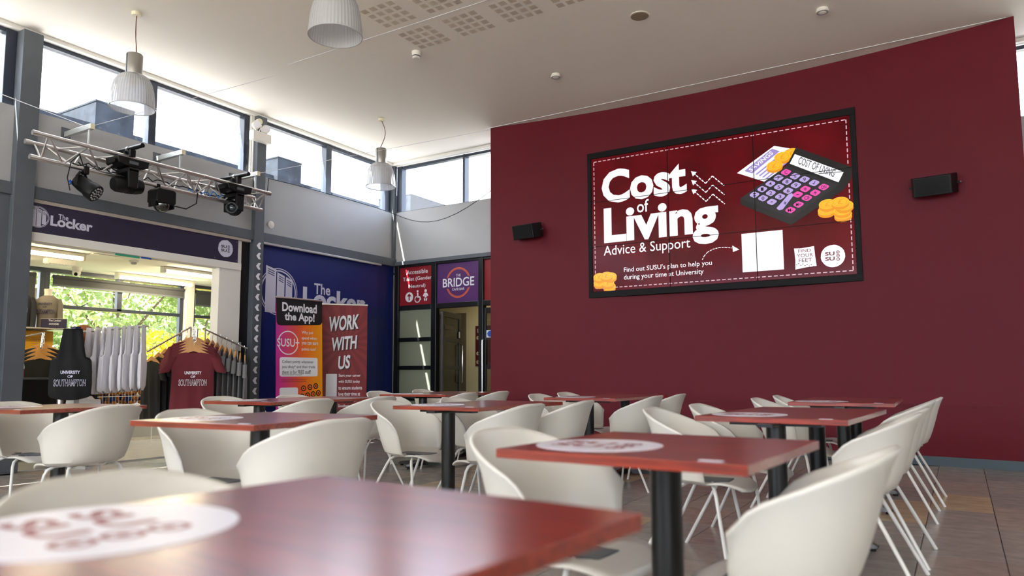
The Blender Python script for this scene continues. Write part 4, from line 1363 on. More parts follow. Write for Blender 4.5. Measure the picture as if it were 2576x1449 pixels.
def pendant(x, y, label, sway):
    p = tag(empty('pendant_lamp', (x, y, 3.75)), label, 'lamp', 'ribbed pendant lamps')
    z = lambda q: q - 3.75
    obj('ceiling_rose', MB().lathe([(0.044, z(4.745)), (0.050, z(4.765)), (0.050, z(4.78))], 20), 'lamp_cream', p, smooth=True)
    pts = []
    for i in range(9):
        q = i / 8
        pts.append((sway * 0.05 * math.sin(PI * q * 1.2), 0.03 * math.sin(PI * q), z(4.75) + (z(4.325) - z(4.75)) * q))
    mat('cord_brown', (120, 84, 70), 0.6)
    obj('cord', MB().path(pts, 0.0055, 6), 'cord_brown', p, smooth=True)
    obj('suspension_wire', MB().path([(0.012, 0, z(4.75)), (0.012, 0, z(4.32))], 0.0012, 4), 'chrome', p)
    h = obj('gear_housing', MB().lathe([(0.078, z(4.10)), (0.080, z(4.105)), (0.080, z(4.315)), (0.074, z(4.325))], 32), 'gear_housing', p, smooth=True)
    obj('seam', MB().box(-0.006, -0.083, z(4.11), 0.006, -0.076, z(4.315)), 'steel_grey', h)
    prof = [(0.088, 4.098), (0.118, 4.092), (0.150, 4.065), (0.178, 4.012), (0.196, 3.94), (0.207, 3.86), (0.212, 3.80), (0.215, 3.752)]
    sh = MB()
    n = 96
    rows = []
    for (r, zz) in prof:
        rows.append([((r + (0.0028 if k % 2 else 0.0)) * math.cos(2 * PI * k / n), (r + (0.0028 if k % 2 else 0.0)) * math.sin(2 * PI * k / n), z(zz)) for k in range(n)])
    sh.grid(rows, closed=True)
    s = obj('shade', sh, 'ribbed_acrylic', p)
    obj('rim', MB().lathe([(0.212, z(3.756)), (0.219, z(3.756)), (0.219, z(3.746)), (0.212, z(3.746)), (0.212, z(3.756))], 64, cap=False), 'ribbed_acrylic', s, smooth=True)
    obj('lamp_holder', MB().lathe([(0.028, z(4.0)), (0.034, z(4.02)), (0.034, z(4.10))], 16), 'black_plastic', p, smooth=True)
    return p
pendant(-7.137, 4.16, 'ribbed clear dome pendant lamp hanging before the window over the truss', -1)
pendant(-7.107, 7.92, 'ribbed clear dome pendant lamp hanging near the far corner', 1)
pendant(-4.19, 4.10, 'ribbed clear dome pendant lamp cut off by the top of the picture', 1)

# ================================================================== CEILING DEVICES
def ceiling_disc(name, x, y, prof, label, cat, m='detector_white'):
    o = tag(empty(name, (x, y, CZ)), label, cat)
    obj('housing', MB().lathe(prof, 28), m, o, smooth=True)
    return o
d = ceiling_disc('smoke_detector', -5.244, 6.426, [(0.035, -0.085), (0.045, -0.075), (0.048, -0.035), (0.052, -0.03), (0.052, 0.0)], 'small white ceiling smoke detector beside the slotted panels', 'detector')
obj('slots', MB().lathe([(0.0465, -0.066), (0.0485, -0.062), (0.0485, -0.056), (0.0465, -0.052)], 24, cap=False), 'steel_grey', d)
for x, lab in ((-4.16, 'flat round white ceiling detector above the screen end'), (-1.02, 'flat round white ceiling detector high over the middle of the screen')):
    d = ceiling_disc('ceiling_detector', x, 7.87, [(0.05, -0.042), (0.062, -0.038), (0.064, -0.022), (0.056, -0.016), (0.056, 0.0)], lab, 'detector')
    obj('cap', MB().lathe([(0.02, -0.05), (0.034, -0.046), (0.034, -0.04)], 20), 'detector_white', d, smooth=True)
    obj('ring_seam', MB().lathe([(0.058, -0.0425), (0.044, -0.0435), (0.040, -0.0425)], 24, cap=False), 'grey_panel', d)
d = ceiling_disc('ceiling_speaker', -2.69, 7.00, [(0.100, -0.008), (0.106, -0.005), (0.106, 0.0)], 'round recessed ceiling speaker with a beige grille', 'speaker')
mat('grille_beige', (140, 126, 104), 0.8)
obj('grille', MB().lathe([(0.090, -0.012), (0.094, -0.008)], 32), 'grille_beige', d)
d = ceiling_disc('sensor_knob', -1.98, 6.98, [(0.012, -0.03), (0.018, -0.02), (0.018, 0.0)], 'tiny white sensor knob on the ceiling', 'sensor')

# ================================================================== EMERGENCY LIGHT ON THE CHEVRON COLUMN
em = tag(empty('emergency_light', (-8.42, 6.78, 4.33)), 'white twin-spot emergency light on the chevron column', 'light')
obj('case', MB().box(0.0, -0.165, 0.0, 0.10, 0.155, 0.135), 'detector_white', em, bevel=0.01)
for sy, sz in ((-0.085, 0.225), (0.075, 0.20)):
    hd = obj('spot_head', MB().path([(-0.02, 0, 0), (0.05, 0, 0)], 0.058, 24), 'detector_white', em, (0.05, sy, sz), (0, 0, math.radians(-25)), smooth=True)
    obj('lens', MB().path([(0.05, 0, 0), (0.055, 0, 0)], 0.048, 24), 'print_white', hd)
    obj('neck', MB().path([(0.04, sy, 0.13), (0.045, sy, sz - 0.05)], 0.012, 8), 'detector_white', em)
obj('junction_disc', MB().path([(-0.02, 0, 0.31), (0.03, 0, 0.31)], 0.042, 20), 'lamp_cream', em, smooth=True)
obj('cable', MB().path([(0.0, 0.0, 0.31), (0.04, 0.02, 0.25), (0.02, 0.0, 0.17), (0.04, -0.01, 0.13)], 0.006, 6), 'detector_white', em, smooth=True)
obj('conduit', MB().path([(0.01, -0.10, 0.0), (0.01, -0.10, -0.55)], 0.01, 8), 'detector_white', em)
wd = tag(obj('wall_disc', MB().lathe([(0.055, 0.0), (0.055, 0.012), (0.045, 0.018)], 24), 'detector_white', mw=plane_x(-8.5, 7.11, 3.20), smooth=True), 'small white round disc on the grey panel beside the chevron column', 'disc')

# ================================================================== LIGHTING TRUSS
tA, tB = 3.66, 6.64
TF, TRr, TBt = (-8.00, 3.50), (-8.28, 3.47), (-8.12, 3.275)
truss = tag(empty('lighting_truss', (-8.12, 3.66, 3.27)), 'aluminium triangular truss carrying stage lights over the shop front', 'truss')
off = Vector((-8.12, 3.66, 3.27))
def tp(xz, y):
    return Vector((xz[0], y, xz[1])) - off
for xz, a, b in ((TF, 3.66, 6.64), (TRr, 3.72, 6.60), (TBt, 3.70, 6.60)):
    obj('chord', MB().path([tp(xz, a), tp(xz, b)], 0.024, 14), 'aluminium', truss, smooth=True)
    for e in (a, b):
        obj('coupler', MB().path([tp(xz, e - 0.03), tp(xz, e + 0.03)], 0.028, 14), 'aluminium', truss, smooth=True)
    obj('joint_collar', MB().path([tp(xz, 5.62), tp(xz, 5.68)], 0.028, 14), 'aluminium', truss, smooth=True)
def brace(p, q):
    obj('brace', MB().path([p, q], 0.0095, 8), 'aluminium', truss, smooth=True)
n = 7
for i in range(n):
    y0 = 3.80 + i * 0.40
    y1, ym = y0 + 0.40, y0 + 0.20
    brace(tp(TF, y0), tp(TBt, ym))
    brace(tp(TBt, ym), tp(TF, y1))
    brace(tp(TRr, y0 + 0.1), tp(TBt, ym + 0.1))
    brace(tp(TBt, ym + 0.1), tp(TRr, y1 + 0.05))
    brace(tp(TF, y0), tp(TRr, ym))
    brace(tp(TRr, ym), tp(TF, y1))
for y in (3.78, 5.58, 5.74, 6.58):
    brace(tp(TF, y), tp(TBt, y))
    brace(tp(TRr, y), tp(TBt, y))
mat('galvanised', (188, 192, 190), 0.45, metal=0.5)
for y, lab in ((4.20, 'galvanised wall bracket holding the truss near the column'), (5.30, 'galvanised wall bracket holding the middle of the truss'), (6.42, 'galvanised wall bracket holding the truss at the chevron column')):
    b = tag(empty('truss_bracket', (-8.5, y, 3.70)), lab, 'bracket', 'truss wall brackets')
    obj('plate', MB().box(0.0, -0.05, -0.06, 0.012, 0.05, 0.10), 'steel_grey', b)
    obj('arm', MB().box(0.012, -0.025, -0.01, 0.55, 0.025, 0.05), 'galvanised', b, bevel=0.004)
    obj('end_cap', MB().box(0.55, -0.024, -0.009, 0.558, 0.024, 0.049), 'lamp_cream', b)
    obj('hook', MB().path([(0.49, 0, -0.01), (0.49, 0, -0.14), (0.50, 0, -0.235)], 0.012, 8), 'galvanised', b)
ys = tag(obj('warning_label', MB().box(-8.5, 6.58, 3.54, -8.496, 6.66, 3.64), mat('label_yellow', (240, 190, 20), 0.5)), 'small yellow warning label on the grey panel by the truss end', 'label')

def clamp_pipe(parent, z):
    obj('clamp_pipe', MB().path([(-0.30, 0, z), (0.28, 0, z)], 0.026, 16), 'black_plastic', parent, smooth=True)
    obj('pipe_band', MB().path([(-0.02, 0, z), (0.02, 0, z)], 0.031, 16), 'aluminium', parent, smooth=True)
    obj('clamp', MB().box(-0.05, -0.03, z - 0.10, -0.01, 0.03, z - 0.02), 'black_plastic', parent)
    obj('clamp', MB().box(0.06, -0.03, z - 0.10, 0.10, 0.03, z - 0.02), 'black_plastic', parent)

def moving_head(y, z, head_rot, big, label):
    m = tag(empty('moving_head_light', (-8.02, y, z)), label, 'stage light', 'stage lights on the truss')
    clamp_pipe(m, 0.15)
    base = MB().prism([(-0.19, 0.0), (0.19, 0.0), (0.175, -0.075), (0.10, -0.10), (-0.10, -0.10), (-0.175, -0.075)], -0.13, 0.13)
    base.v = [(a[2], a[0], a[1] + 0.02) for a in base.v]
    base.f = [tuple(reversed(f)) for f in base.f]
    b = obj('base', base, 'black_plastic', m, bevel=0.01)
    obj('handle', MB().box(-0.09, -0.20, -0.055, 0.09, -0.185, -0.02), 'black_matt', b)
    obj('display', MB().box(0.131, -0.06, -0.05, 0.134, 0.05, -0.015), 'steel_grey', b)
    yk = MB()
    for sx in (-1, 1):
        yk.prism([(-0.055, -0.32), (0.055, -0.32), (0.062, -0.10), (-0.062, -0.10)], sx * 0.115 - 0.02, sx * 0.115 + 0.02)
    yk.v = [(a[2], a[0], a[1]) for a in yk.v]
    yk.f = [tuple(reversed(f)) for f in yk.f]
    yk.box(-0.135, -0.06, -0.135, 0.135, 0.06, -0.085)
    obj('yoke', yk, 'black_plastic', m, bevel=0.008)
    hp = [(0.05, -0.17), (0.085, -0.165), (0.098, -0.10), (0.092, -0.02), (0.094, 0.05), (0.088, 0.13), (0.07, 0.16)] if big else [(0.04, -0.15), (0.088, -0.12), (0.095, -0.03), (0.093, 0.06), (0.075, 0.11), (0.072, 0.15), (0.058, 0.15), (0.05, 0.12)]
    hd = obj('head', MB().lathe(hp, 24), 'black_plastic', m, (0, 0, -0.27), head_rot, smooth=True)
    mat('lens_glass', (20, 34, 44), 0.05, spec=0.9, coat=1.0)
    obj('lens', MB().lathe([(0.052, 0.118), (0.030, 0.135), (0.004, 0.140)], 20), 'lens_glass', hd, smooth=True)
    for k in range(3):
        obj('fin_ring', MB().lathe([(0.096, -0.06 + 0.03 * k), (0.0995, -0.052 + 0.03 * k), (0.096, -0.044 + 0.03 * k)], 24, cap=False), 'black_matt', hd, smooth=True)
    return m
moving_head(4.655, 3.445, (math.radians(96), 0, 0), True, 'black moving-head stage light with its barrel level, second along the truss')
moving_head(6.10, 3.46, (math.radians(100), 0, math.radians(42)), False, 'black moving-head stage light with a round lens at the chevron end of the truss')

# LED par can
pc_ = tag(empty('par_light', (-8.06, 4.24, 3.06)), 'black LED par light tilted down on its yoke near the column', 'stage light', 'stage lights on the truss')
obj('clamp', MB().box(-0.10, -0.025, 0.155, -0.02, 0.025, 0.245), 'black_plastic', pc_, bevel=0.006)
yk = MB().path([(-0.06, -0.115, 0.0), (-0.06, -0.11, 0.10), (-0.06, -0.05, 0.16), (-0.06, 0.05, 0.16), (-0.06, 0.11, 0.10), (-0.06, 0.115, 0.0)], 0.014, 6)
obj('yoke', yk, 'black_plastic', pc_, rot=(0, 0, math.radians(35)))
axis = Vector((0.62, 0.42, -0.55)).normalized()
hd = obj('head', MB().lathe([(0.05, -0.15), (0.075, -0.14), (0.085, -0.06), (0.088, 0.02), (0.10, 0.04), (0.10, 0.12)], 28), 'black_plastic', pc_, rot=axis.to_track_quat('Z', 'Y').to_euler(), smooth=True)
led = MB().ball((0, 0, 0), 0.011, 8, 5)
led_me = led.mesh('led_lens', mat('led_grey', (170, 172, 176), 0.15), True)
for rr, nn, ph in ((0.0, 1, 0), (0.034, 6, 0.2), (0.068, 12, 0.0)):
    for k in range(nn):
        link('led_lens', led_me, hd, (rr * math.cos(2 * PI * k / nn + ph), rr * math.sin(2 * PI * k / nn + ph), 0.121))
mat('plug_blue', (30, 90, 190), 0.5)
obj('plug', MB().path([(-0.03, -0.05, -0.19), (0.0, -0.06, -0.15)], 0.016, 10), 'plug_blue', hd)
obj('tail_cable', MB().path([(0.0, -0.05, -0.15), (0.06, -0.10, -0.22), (0.16, -0.06, -0.24), (0.22, 0.0, -0.16), (0.26, 0.02, -0.08)], 0.006, 6), 'rubber', hd, smooth=True)

# scanner dome
sc_ = tag(empty('scanner_light', (-8.02, 5.09, 2.95)), 'black dome-shaped effect light hanging from the middle of the truss', 'stage light', 'stage lights on the truss')
bx_ = MB().prism([(-0.125, 0.10), (-0.125, 0.235), (-0.10, 0.262), (0.10, 0.262), (0.125, 0.235), (0.125, 0.10), (0.10, 0.085), (-0.10, 0.085)], -0.10, 0.10)
bx_.v = [(a[2], a[0], a[1]) for a in bx_.v]
bx_.f = [tuple(reversed(f)) for f in bx_.f]
obj('body', bx_, 'black_plastic', sc_, bevel=0.012)
for sy in (-1, 1):
    obj('side_arm', MB().box(-0.07, sy * 0.115 - 0.012, 0.04, 0.07, sy * 0.115 + 0.012, 0.13), 'black_plastic', sc_, bevel=0.01)
mat('smoked_dome', (18, 20, 22), 0.04, spec=1.0, coat=1.0)
obj('dome', MB().ball((0, 0, 0.085), 0.095, 24, 14), 'smoked_dome', sc_, smooth=True)
obj('clamp', MB().box(-0.12, -0.02, 0.255, -0.07, 0.02, 0.345), 'black_plastic', sc_)
# cables of the truss
def cable(name, pts, r, m, label, cat='cable'):
    return tag(obj(name, MB().path(pts, r, 6), m, smooth=True), label, cat)
def wiggle(a, b, n_, amp, seed):
    q = random.Random(seed)
    a, b = Vector(a), Vector(b)
    return [a + (b - a) * (i / n_) + Vector((q.uniform(-amp, amp), 0, q.uniform(-amp, amp))) * (0 if i in (0, n_) else 1) for i in range(n_ + 1)]
cable('power_cable', wiggle((-8.12, 4.10, 3.31), (-8.14, 4.75, 3.33), 14, 0.035, 1), 0.008, 'rubber', 'black cable bundle looped along the truss near the par light')
cable('power_cable', wiggle((-8.10, 4.15, 3.33), (-8.16, 6.2, 3.33), 40, 0.025, 2), 0.007, 'rubber', 'black cable lying along the bottom of the truss')
cable('power_cable', wiggle((-8.12, 5.5, 3.32), (-8.10, 6.0, 3.34), 12, 0.045, 3), 0.008, mat('cable_blue', (40, 110, 190), 0.5), 'blue and black plug cables inside the truss', 'cable')
cable('power_cable', [(-8.02, 5.22, 3.05), (-8.0, 5.40, 3.04), (-8.02, 5.55, 3.14), (-8.1, 5.62, 3.3)], 0.007, 'rubber', 'drooping black cable beside the dome effect light')
cable('power_cable', [(-8.25, 4.3, 3.30), (-8.1, 4.16, 3.42), (-8.05, 4.05, 3.30), (-8.05, 4.02, 3.12), (-8.1, 4.08, 3.0)], 0.006, 'rubber', 'thin black cable looping down to the par light')
# wires across the room
cable('tension_wire', [(-8.02, 4.19, 3.72), (-8.42, 3.48, 3.95)], 0.004, 'print_white', 'white tension wire from the truss bracket to the near column', 'wire')
cable('tension_wire', [(-8.02, 4.19, 3.72), (-7.20, 6.01, 4.775)], 0.003, 'print_white', 'white tension wire rising from the truss bracket to the ceiling', 'wire')
cable('tension_wire', [(-8.0, 6.36, 3.70), (-5.97, 9.13, 4.76)], 0.003, 'print_white', 'thin wire running from the truss end to the top of the red wall', 'wire')
pts = [(-8.44, 6.98, 3.60), (-8.44, 7.0, 3.86), (-8.46, 7.6, 3.885), (-8.46, 8.6, 3.89), (-8.45, 9.3, 3.88), (-8.40, 9.75, 3.84)]
for i in range(1, 13):
    q = i / 12
    pts.append((-8.40 + 2.44 * q, 9.75 - 0.10 * math.sin(PI * q), 3.84 + 0.36 * q - 0.46 * math.sin(PI * q) * (1 - 0.25 * q)))
cable('power_cable', pts, 0.006, 'rubber', 'black cable drooping across the far corner to the red wall')
# ================================================================== INSIDE THE SHOP
mat('cloth_black', (20, 20, 22), 0.9, bump=0.3, bscale=25)
mat('cloth_maroon', (104, 34, 44), 0.9, bump=0.3, bscale=25)
mat('cloth_grey', (124, 124, 126), 0.9, bump=0.3, bscale=25)
mat('cloth_charcoal', (36, 38, 44), 0.9, bump=0.3, bscale=25)
mat('cloth_taupe', (122, 114, 104), 0.9, bump=0.3, bscale=25)
mat('cloth_white', (228, 226, 232), 0.85, bump=0.3, bscale=25)
mat('hanger_wood', (206, 150, 84), 0.4, noise=0.1, nscale=10)
mat('locker_yellow', (216, 156, 16), 0.4)
mat('fur_brown', (176, 112, 44), 0.95, noise=0.25, nscale=40)
mat('teddy_blue', (36, 62, 130), 0.8)
mat('card_navy', (34, 30, 66), 0.5)
mat('lamp_case', (226, 222, 208), 0.5)

# ---- ceiling battens, hatch, detectors
def batten(x, y0, y1, label):
    b = tag(empty('batten_light', (x, (y0 + y1) / 2, 2.62)), label, 'light', 'strip lights of the shop')
    h = (y1 - y0) / 2
    obj('case', MB().box(-0.055, -h, -0.05, 0.055, h, 0.0), 'lamp_case', b, bevel=0.01)
    obj('diffuser', MB().path([(0, -h + 0.03, -0.055), (0, h - 0.03, -0.055)], 0.038, 12), 'lamp_yellow', b)
    for s in (-1, 1):
        obj('end_cap', MB().box(-0.055, s * h - 0.02, -0.10, 0.055, s * h + 0.02, -0.0), 'lamp_case', b, bevel=0.01)
batten(-9.87, 3.75, 5.18, 'lit strip light on the shop ceiling nearest the grey column')
batten(-11.2, 6.42, 7.72, 'lit strip light on the shop ceiling before the wide window')
batten(-10.0, 6.42, 7.85, 'lit strip light on the shop ceiling beside the white jamb')
batten(-11.1, 3.9, 4.95, 'lit strip light deep in the shop behind the column')
hp = tag(obj('ceiling_hatch', MB().box(-10.08, 5.22, 2.612, -9.68, 5.62, 2.62), 'print_white', bevel=0.003), 'square white hatch panel in the shop ceiling', 'hatch')
er = tag(empty('exit_light', (-10.63, 5.27, 2.62)), 'small ribbed bulkhead light on the shop ceiling', 'light')
obj('case', MB().box(-0.06, -0.19, -0.07, 0.06, 0.19, 0.0), 'lamp_case', er, bevel=0.008)
for k in range(9):
    obj('rib', MB().box(-0.05, -0.17 + 0.04 * k, -0.076, 0.05, -0.155 + 0.04 * k, -0.069), 'print_white', er)
sm = tag(empty('smoke_detector', (-9.83, 5.86, 2.62)), 'white smoke detector on the shop ceiling', 'detector')
obj('base', MB().lathe([(0.055, -0.03), (0.06, -0.02), (0.06, 0.0)], 20), 'detector_white', sm, smooth=True)
obj('sensor', MB().lathe([(0.025, -0.06), (0.038, -0.05), (0.040, -0.03)], 20), 'grey_panel', sm, smooth=True)
cm = tag(empty('dome_camera', (-11.16, 5.78, 2.62)), 'white security dome camera on the shop ceiling', 'camera')
obj('collar', MB().lathe([(0.06, -0.06), (0.068, -0.05), (0.068, 0.0)], 24), 'detector_white', cm, smooth=True)
bl_ = obj('ball', MB().ball((0, 0, -0.085), 0.058, 20, 12), 'detector_white', cm, smooth=True)
obj('lens', MB().path([(0.030, -0.022, -0.10), (0.048, -0.036, -0.118)], 0.024, 16), 'black_plastic', bl_, smooth=True)
ts = tag(empty('exit_sign', mw=plane_x(-8.52, 4.85, 2.435)), 'thin green sign strip under the shop fascia', 'sign')
mat('sign_green', (60, 170, 140), 0.4)
obj('strip', MB().box(0, 0, -0.01, 0.30, 0.025, 0.0), 'sign_green', ts)
tb = tag(empty('notice_strip', mw=plane_x(-8.515, 5.17, 2.44)), 'small blue notice label under the shop fascia', 'label')
obj('strip', MB().box(0, 0, -0.004, 0.13, 0.04, 0.0), 'sticker_blue', tb)
tag(obj('track_rail', MB().box(-8.60, 4.0, 2.452, -8.57, 6.35, 2.462), 'print_white'), 'thin white door track under the shop fascia', 'rail')
sk = tag(empty('wall_socket', mw=plane_x(-8.498, 6.585, 1.40)), 'grey metal switch box on the white shop jamb', 'switch')
obj('box', MB().box(-0.05, -0.06, 0, 0.05, 0.06, 0.035), 'galvanised', sk, bevel=0.004)
obj('rocker', MB().box(-0.012, -0.02, 0.035, 0.012, 0.02, 0.042), 'grey_panel', sk)

# ---- garments
def shirt(w_, h_, m, seed, sleeve=True, thick=0.05, long=False):
    """T-shirt in its own frame: x across, y up (0 at the collar), z to the front"""
    q = random.Random(seed)
    ph = q.uniform(0, 6)
    NX, rows = 16, []
    prof = [(0.0, 0.16), (-0.015, 0.30), (-0.045, 0.45), (-0.10, 0.50), (-0.20, 0.47), (-0.35, 0.455), (-0.55, 0.46), (-0.78, 0.475), (-1.0, 0.48)]
    front, back = [], []
    for (t, hw) in prof:
        fr_, bk = [], []
        for i in range(NX + 1):
            u = -1 + 2 * i / NX
            x = u * hw * w_
            dome = math.sqrt(max(0.0, 1 - u * u)) * thick * min(1.0, 0.35 - t * 2)
            fold = 0.012 * math.sin(9 * u + ph + 3 * t) * min(1, -t * 2.0) * (1 - u ** 4)
            neck = -0.05 * h_ * max(0.0, 1 - (u / 0.9) ** 2) if t == 0.0 else 0
            fr_.append((x, t * h_ + neck * 0.8, dome + fold + 0.003))
            bk.append((x, t * h_ + neck * 0.2, -dome * 0.6 + fold * 0.6 - 0.003))
        rows.append(fr_ + list(reversed(bk)))
    mb = MB().grid(rows, closed=True)
    body = mb.mesh('tshirt', m, True)
    sl = MB()
    s_rows = []
    L = 0.24 if not long else 0.72
    for k in range(5):
        q_ = k / 4
        cx = (0.43 + (0.19 if not long else 0.14) * q_) * w_
        cy = (-0.085 - L * q_) * h_
        ra, rb = (0.125 - 0.01 * q_) * h_, 0.03 if not long else 0.04
        ring_ = []
        for j in range(10):
            a = 2 * PI * j / 10
            ring_.append((cx + ra * 0.85 * math.cos(a) * (0.8 if not long else 0.55), cy + ra * 0.35 * math.cos(a) * -0.3, rb * math.sin(a)))
        s_rows.append(ring_)
    sl.grid(s_rows, closed=True)
    sleeve_me = sl.mesh('sleeve', m, True)
    return body, sleeve_me

def print_marks(parent, cy, k, ink, edge, z):
    for s, b in (('UNIVERSITY', (-0.11, 0.07, 0.11, 0.115)), ('OF', (-0.03, 0.02, 0.03, 0.055)), ('SOUTHAMPTON', (-0.18, -0.09, 0.18, 0.0))):
        text(parent, s, (b[0] * k, cy + b[1] * k, b[2] * k, cy + b[3] * k), ink, z, bold=0.035, name='print')
        if s[0] == 'S':
            text(parent, s, (b[0] * k + 0.004, cy + b[1] * k + 0.006, b[2] * k - 0.004, cy + b[3] * k - 0.006), edge, z + 0.0015, bold=-0.004, name='print')

def hanger_mesh():
    mb = MB()
    rows = []
    for i in range(13):
        u = -1 + 2 * i / 12
        x = 0.20 * u
        y = 0.035 - 0.095 * abs(u) ** 1.3
        hw, hh = 0.008, 0.018 + 0.008 * (1 - abs(u))
        rows.append([(x, y - hh, -hw), (x, y - hh, hw), (x, y + hh, hw), (x, y + hh, -hw)])
    mb.grid(rows, closed=True)
    mb.path([(0, 0.05, 0), (0, 0.085, 0)], 0.003, 6)
    return mb.mesh('clothes_hanger', 'hanger_wood', True)
hook_me = MB().path([(0, 0.08, 0), (0, 0.11, 0), (0.018, 0.125, 0), (0.024, 0.145, 0), (0.012, 0.165, 0), (-0.008, 0.165, 0), (-0.02, 0.15, 0)], 0.0028, 6).mesh('hook', 'chrome', True)
hanger_me = hanger_mesh()

def frame_at(x, y, z, yaw, tilt=0.0):
    """garment frame at a point, its front facing yaw (degrees from +X towards +Y)"""
    a = math.radians(yaw)
    n = Vector((math.cos(a), math.sin(a), 0))
    u = Vector((-math.sin(a), math.cos(a), 0))
    v = Vector((0, 0, 1))
    return Matrix(((u.x, v.x, n.x, x), (u.y, v.y, n.y, y), (u.z, v.z, n.z, z), (0, 0, 0, 1)))

def hang_shirt(meshes, x, y, z, yaw, label, group, hlabel, hgroup, printed=None):
    s = link('tshirt', meshes[0], mw=frame_at(x, y, z, yaw))
    tag(s, label, 'shirt', group)
    link('sleeve', meshes[1], s)
    r = link('sleeve', meshes[1], s)
    r.scale = (-1, 1, 1)
    if printed:
        print_marks(s, *printed)
    h = link('clothes_hanger', hanger_me, mw=frame_at(x, y, z + 0.004, yaw))
    tag(h, hlabel, 'hanger', hgroup)
    link('hook', hook_me, h)
    return s

def arm(parent, p, q):
    obj('arm', MB().path([p, q], 0.011, 8), 'chrome', parent, smooth=True)
    p, q = Vector(p), Vector(q)
    for k in range(7):
        c = p + (q - p) * ((k + 0.5) / 7)
        obj('peg', MB().path([c, c + Vector((0, 0, 0.022))], 0.005, 6), 'chrome', parent)

# four-way clothes stand
ORD = ('first', 'second', 'third', 'fourth', 'fifth', 'sixth', 'seventh', 'eighth', 'ninth')
RX, RY = -8.32, 5.84
st = tag(empty('clothes_stand', (RX, RY, 0)), 'chrome four-way clothes stand with sloping arms in the shop', 'clothes rack')
obj('post', MB().path([(0, 0, 0.05), (0, 0, 1.60)], 0.016, 12), 'chrome', st, smooth=True)
obj('foot', MB().box(-0.32, -0.025, 0.03, 0.32, 0.025, 0.06), 'chrome', st, bevel=0.006)
obj('foot', MB().box(-0.025, -0.32, 0.03, 0.025, 0.32, 0.06), 'chrome', st, bevel=0.006)
for dx, dy in ((0.30, 0), (-0.30, 0), (0, 0.30), (0, -0.30)):
    obj('castor', MB().path([(dx - 0.012, dy, 0.025), (dx + 0.012, dy, 0.025)], 0.025, 12), 'rubber', st)
obj('riser', MB().path([(-0.04, -0.06, 1.4), (-0.04, -0.06, 1.62)], 0.010, 8), 'chrome', st)
obj('riser', MB().path([(0.06, 0.08, 1.38), (0.06, 0.08, 1.60)], 0.010, 8), 'chrome', st)
arm(st, (-0.04, -0.06, 1.62), (-0.33, -0.46, 1.30))
arm(st, (0.06, 0.08, 1.59), (0.36, 0.50, 1.35))
arm(st, (0.0, -0.04, 1.62), (0.38, -0.30, 1.43))
bm_ = shirt(0.47, 0.73, 'cloth_black', 1, thick=0.03)
mm_ = shirt(0.52, 0.77, 'cloth_maroon', 2)
gm_ = shirt(0.47, 0.70, 'cloth_grey', 3, thick=0.028)
gm2 = shirt(0.47, 0.70, 'cloth_grey', 8, thick=0.028)
for k in range(6):
    q = (k + 0.6) / 6.4
    hang_shirt(bm_, RX - 0.04 - 0.29 * q, RY - 0.06 - 0.40 * q, 1.62 - 0.32 * q - 0.16, -108 + 3 * k, ORD[k] + ' black t-shirt from the post on the four-way clothes stand', 'black t-shirts on the four-way stand', 'wooden hanger of the ' + ORD[k] + ' black t-shirt from the post on the four-way stand', 'wooden hangers of the black shirts')
for k in range(9):
    q = (k + 0.5) / 9
    hang_shirt(gm_ if k % 2 else gm2, RX + 0.06 + 0.30 * q, RY + 0.08 + 0.42 * q, 1.59 - 0.24 * q - 0.16, 36 + 2 * k, ORD[k] + ' grey t-shirt from the post on the four-way clothes stand', 'grey t-shirts on the four-way stand', 'wooden hanger of the ' + ORD[k] + ' grey t-shirt from the post on the four-way stand', 'wooden hangers of the grey shirts')
for k in range(5):
    q = (k + 0.6) / 5
    last = k == 4
    hang_shirt(mm_, RX + 0.38 * q, RY - 0.04 - 0.26 * q, 1.62 - 0.19 * q - 0.16, -36 if not last else -34,
               'front maroon t-shirt with white university lettering on the clothes stand' if last else ORD[k] + ' maroon t-shirt from the post, behind the lettered one on the stand', 'maroon t-shirts on the four-way stand',
               'wooden hanger of the ' + ORD[k] + ' maroon t-shirt from the post on the stand', 'wooden hangers of the maroon shirts', (-0.33, 0.86, 'print_white', 'cloth_maroon', 0.064) if last else None)

# rail of black shirts near the column
st2 = tag(empty('clothes_stand', (-10.3, 4.95, 0)), 'chrome sloping clothes stand with black shirts behind the grey column', 'clothes rack')
obj('post', MB().path([(0, 0, 0.0), (0, 0, 1.58)], 0.02, 12), 'chrome', st2, smooth=True)
arm(st2, (0, 0, 1.57), (0.30, -0.16, 1.36))
arm(st2, (0, 0, 1.57), (-0.05, -0.62, 1.40))
obj('foot', MB().box(-0.3, -0.03, 0.0, 0.3, 0.03, 0.04), 'chrome', st2)
for k in range(4):
    q = (k + 0.6) / 4
    hang_shirt(bm_, -10.3 + 0.30 * q, 4.95 - 0.16 * q, 1.57 - 0.21 * q - 0.165, -38, ORD[k] + ' black t-shirt counted outwards on the stand behind the grey column', 'black t-shirts behind the column', 'wooden hanger of the ' + ORD[k] + ' black t-shirt behind the grey column', 'wooden hangers behind the column', (-0.38, 0.9, 'print_lilac', 'cloth_black', 0.064) if k == 3 else None)
cs = tag(empty('display_case', (-9.85, 4.42, 0)), 'low black display plinth behind the grey column', 'plinth')
obj('body', MB().box(-0.25, -0.35, 0, 0.25, 0.30, 0.96), 'black_matt', cs)
obj('top', MB().box(-0.27, -0.37, 0.96, 0.27, 0.32, 0.985), 'steel_grey', cs)
bt = tag(empty('drink_bottle', (-9.75, 4.46, 0.985)), 'clear bottle of red drink on the black plinth', 'bottle')
mat('bottle_clear', (196, 200, 204), 0.08, spec=0.8); mat('drink_red', (150, 24, 40), 0.2)
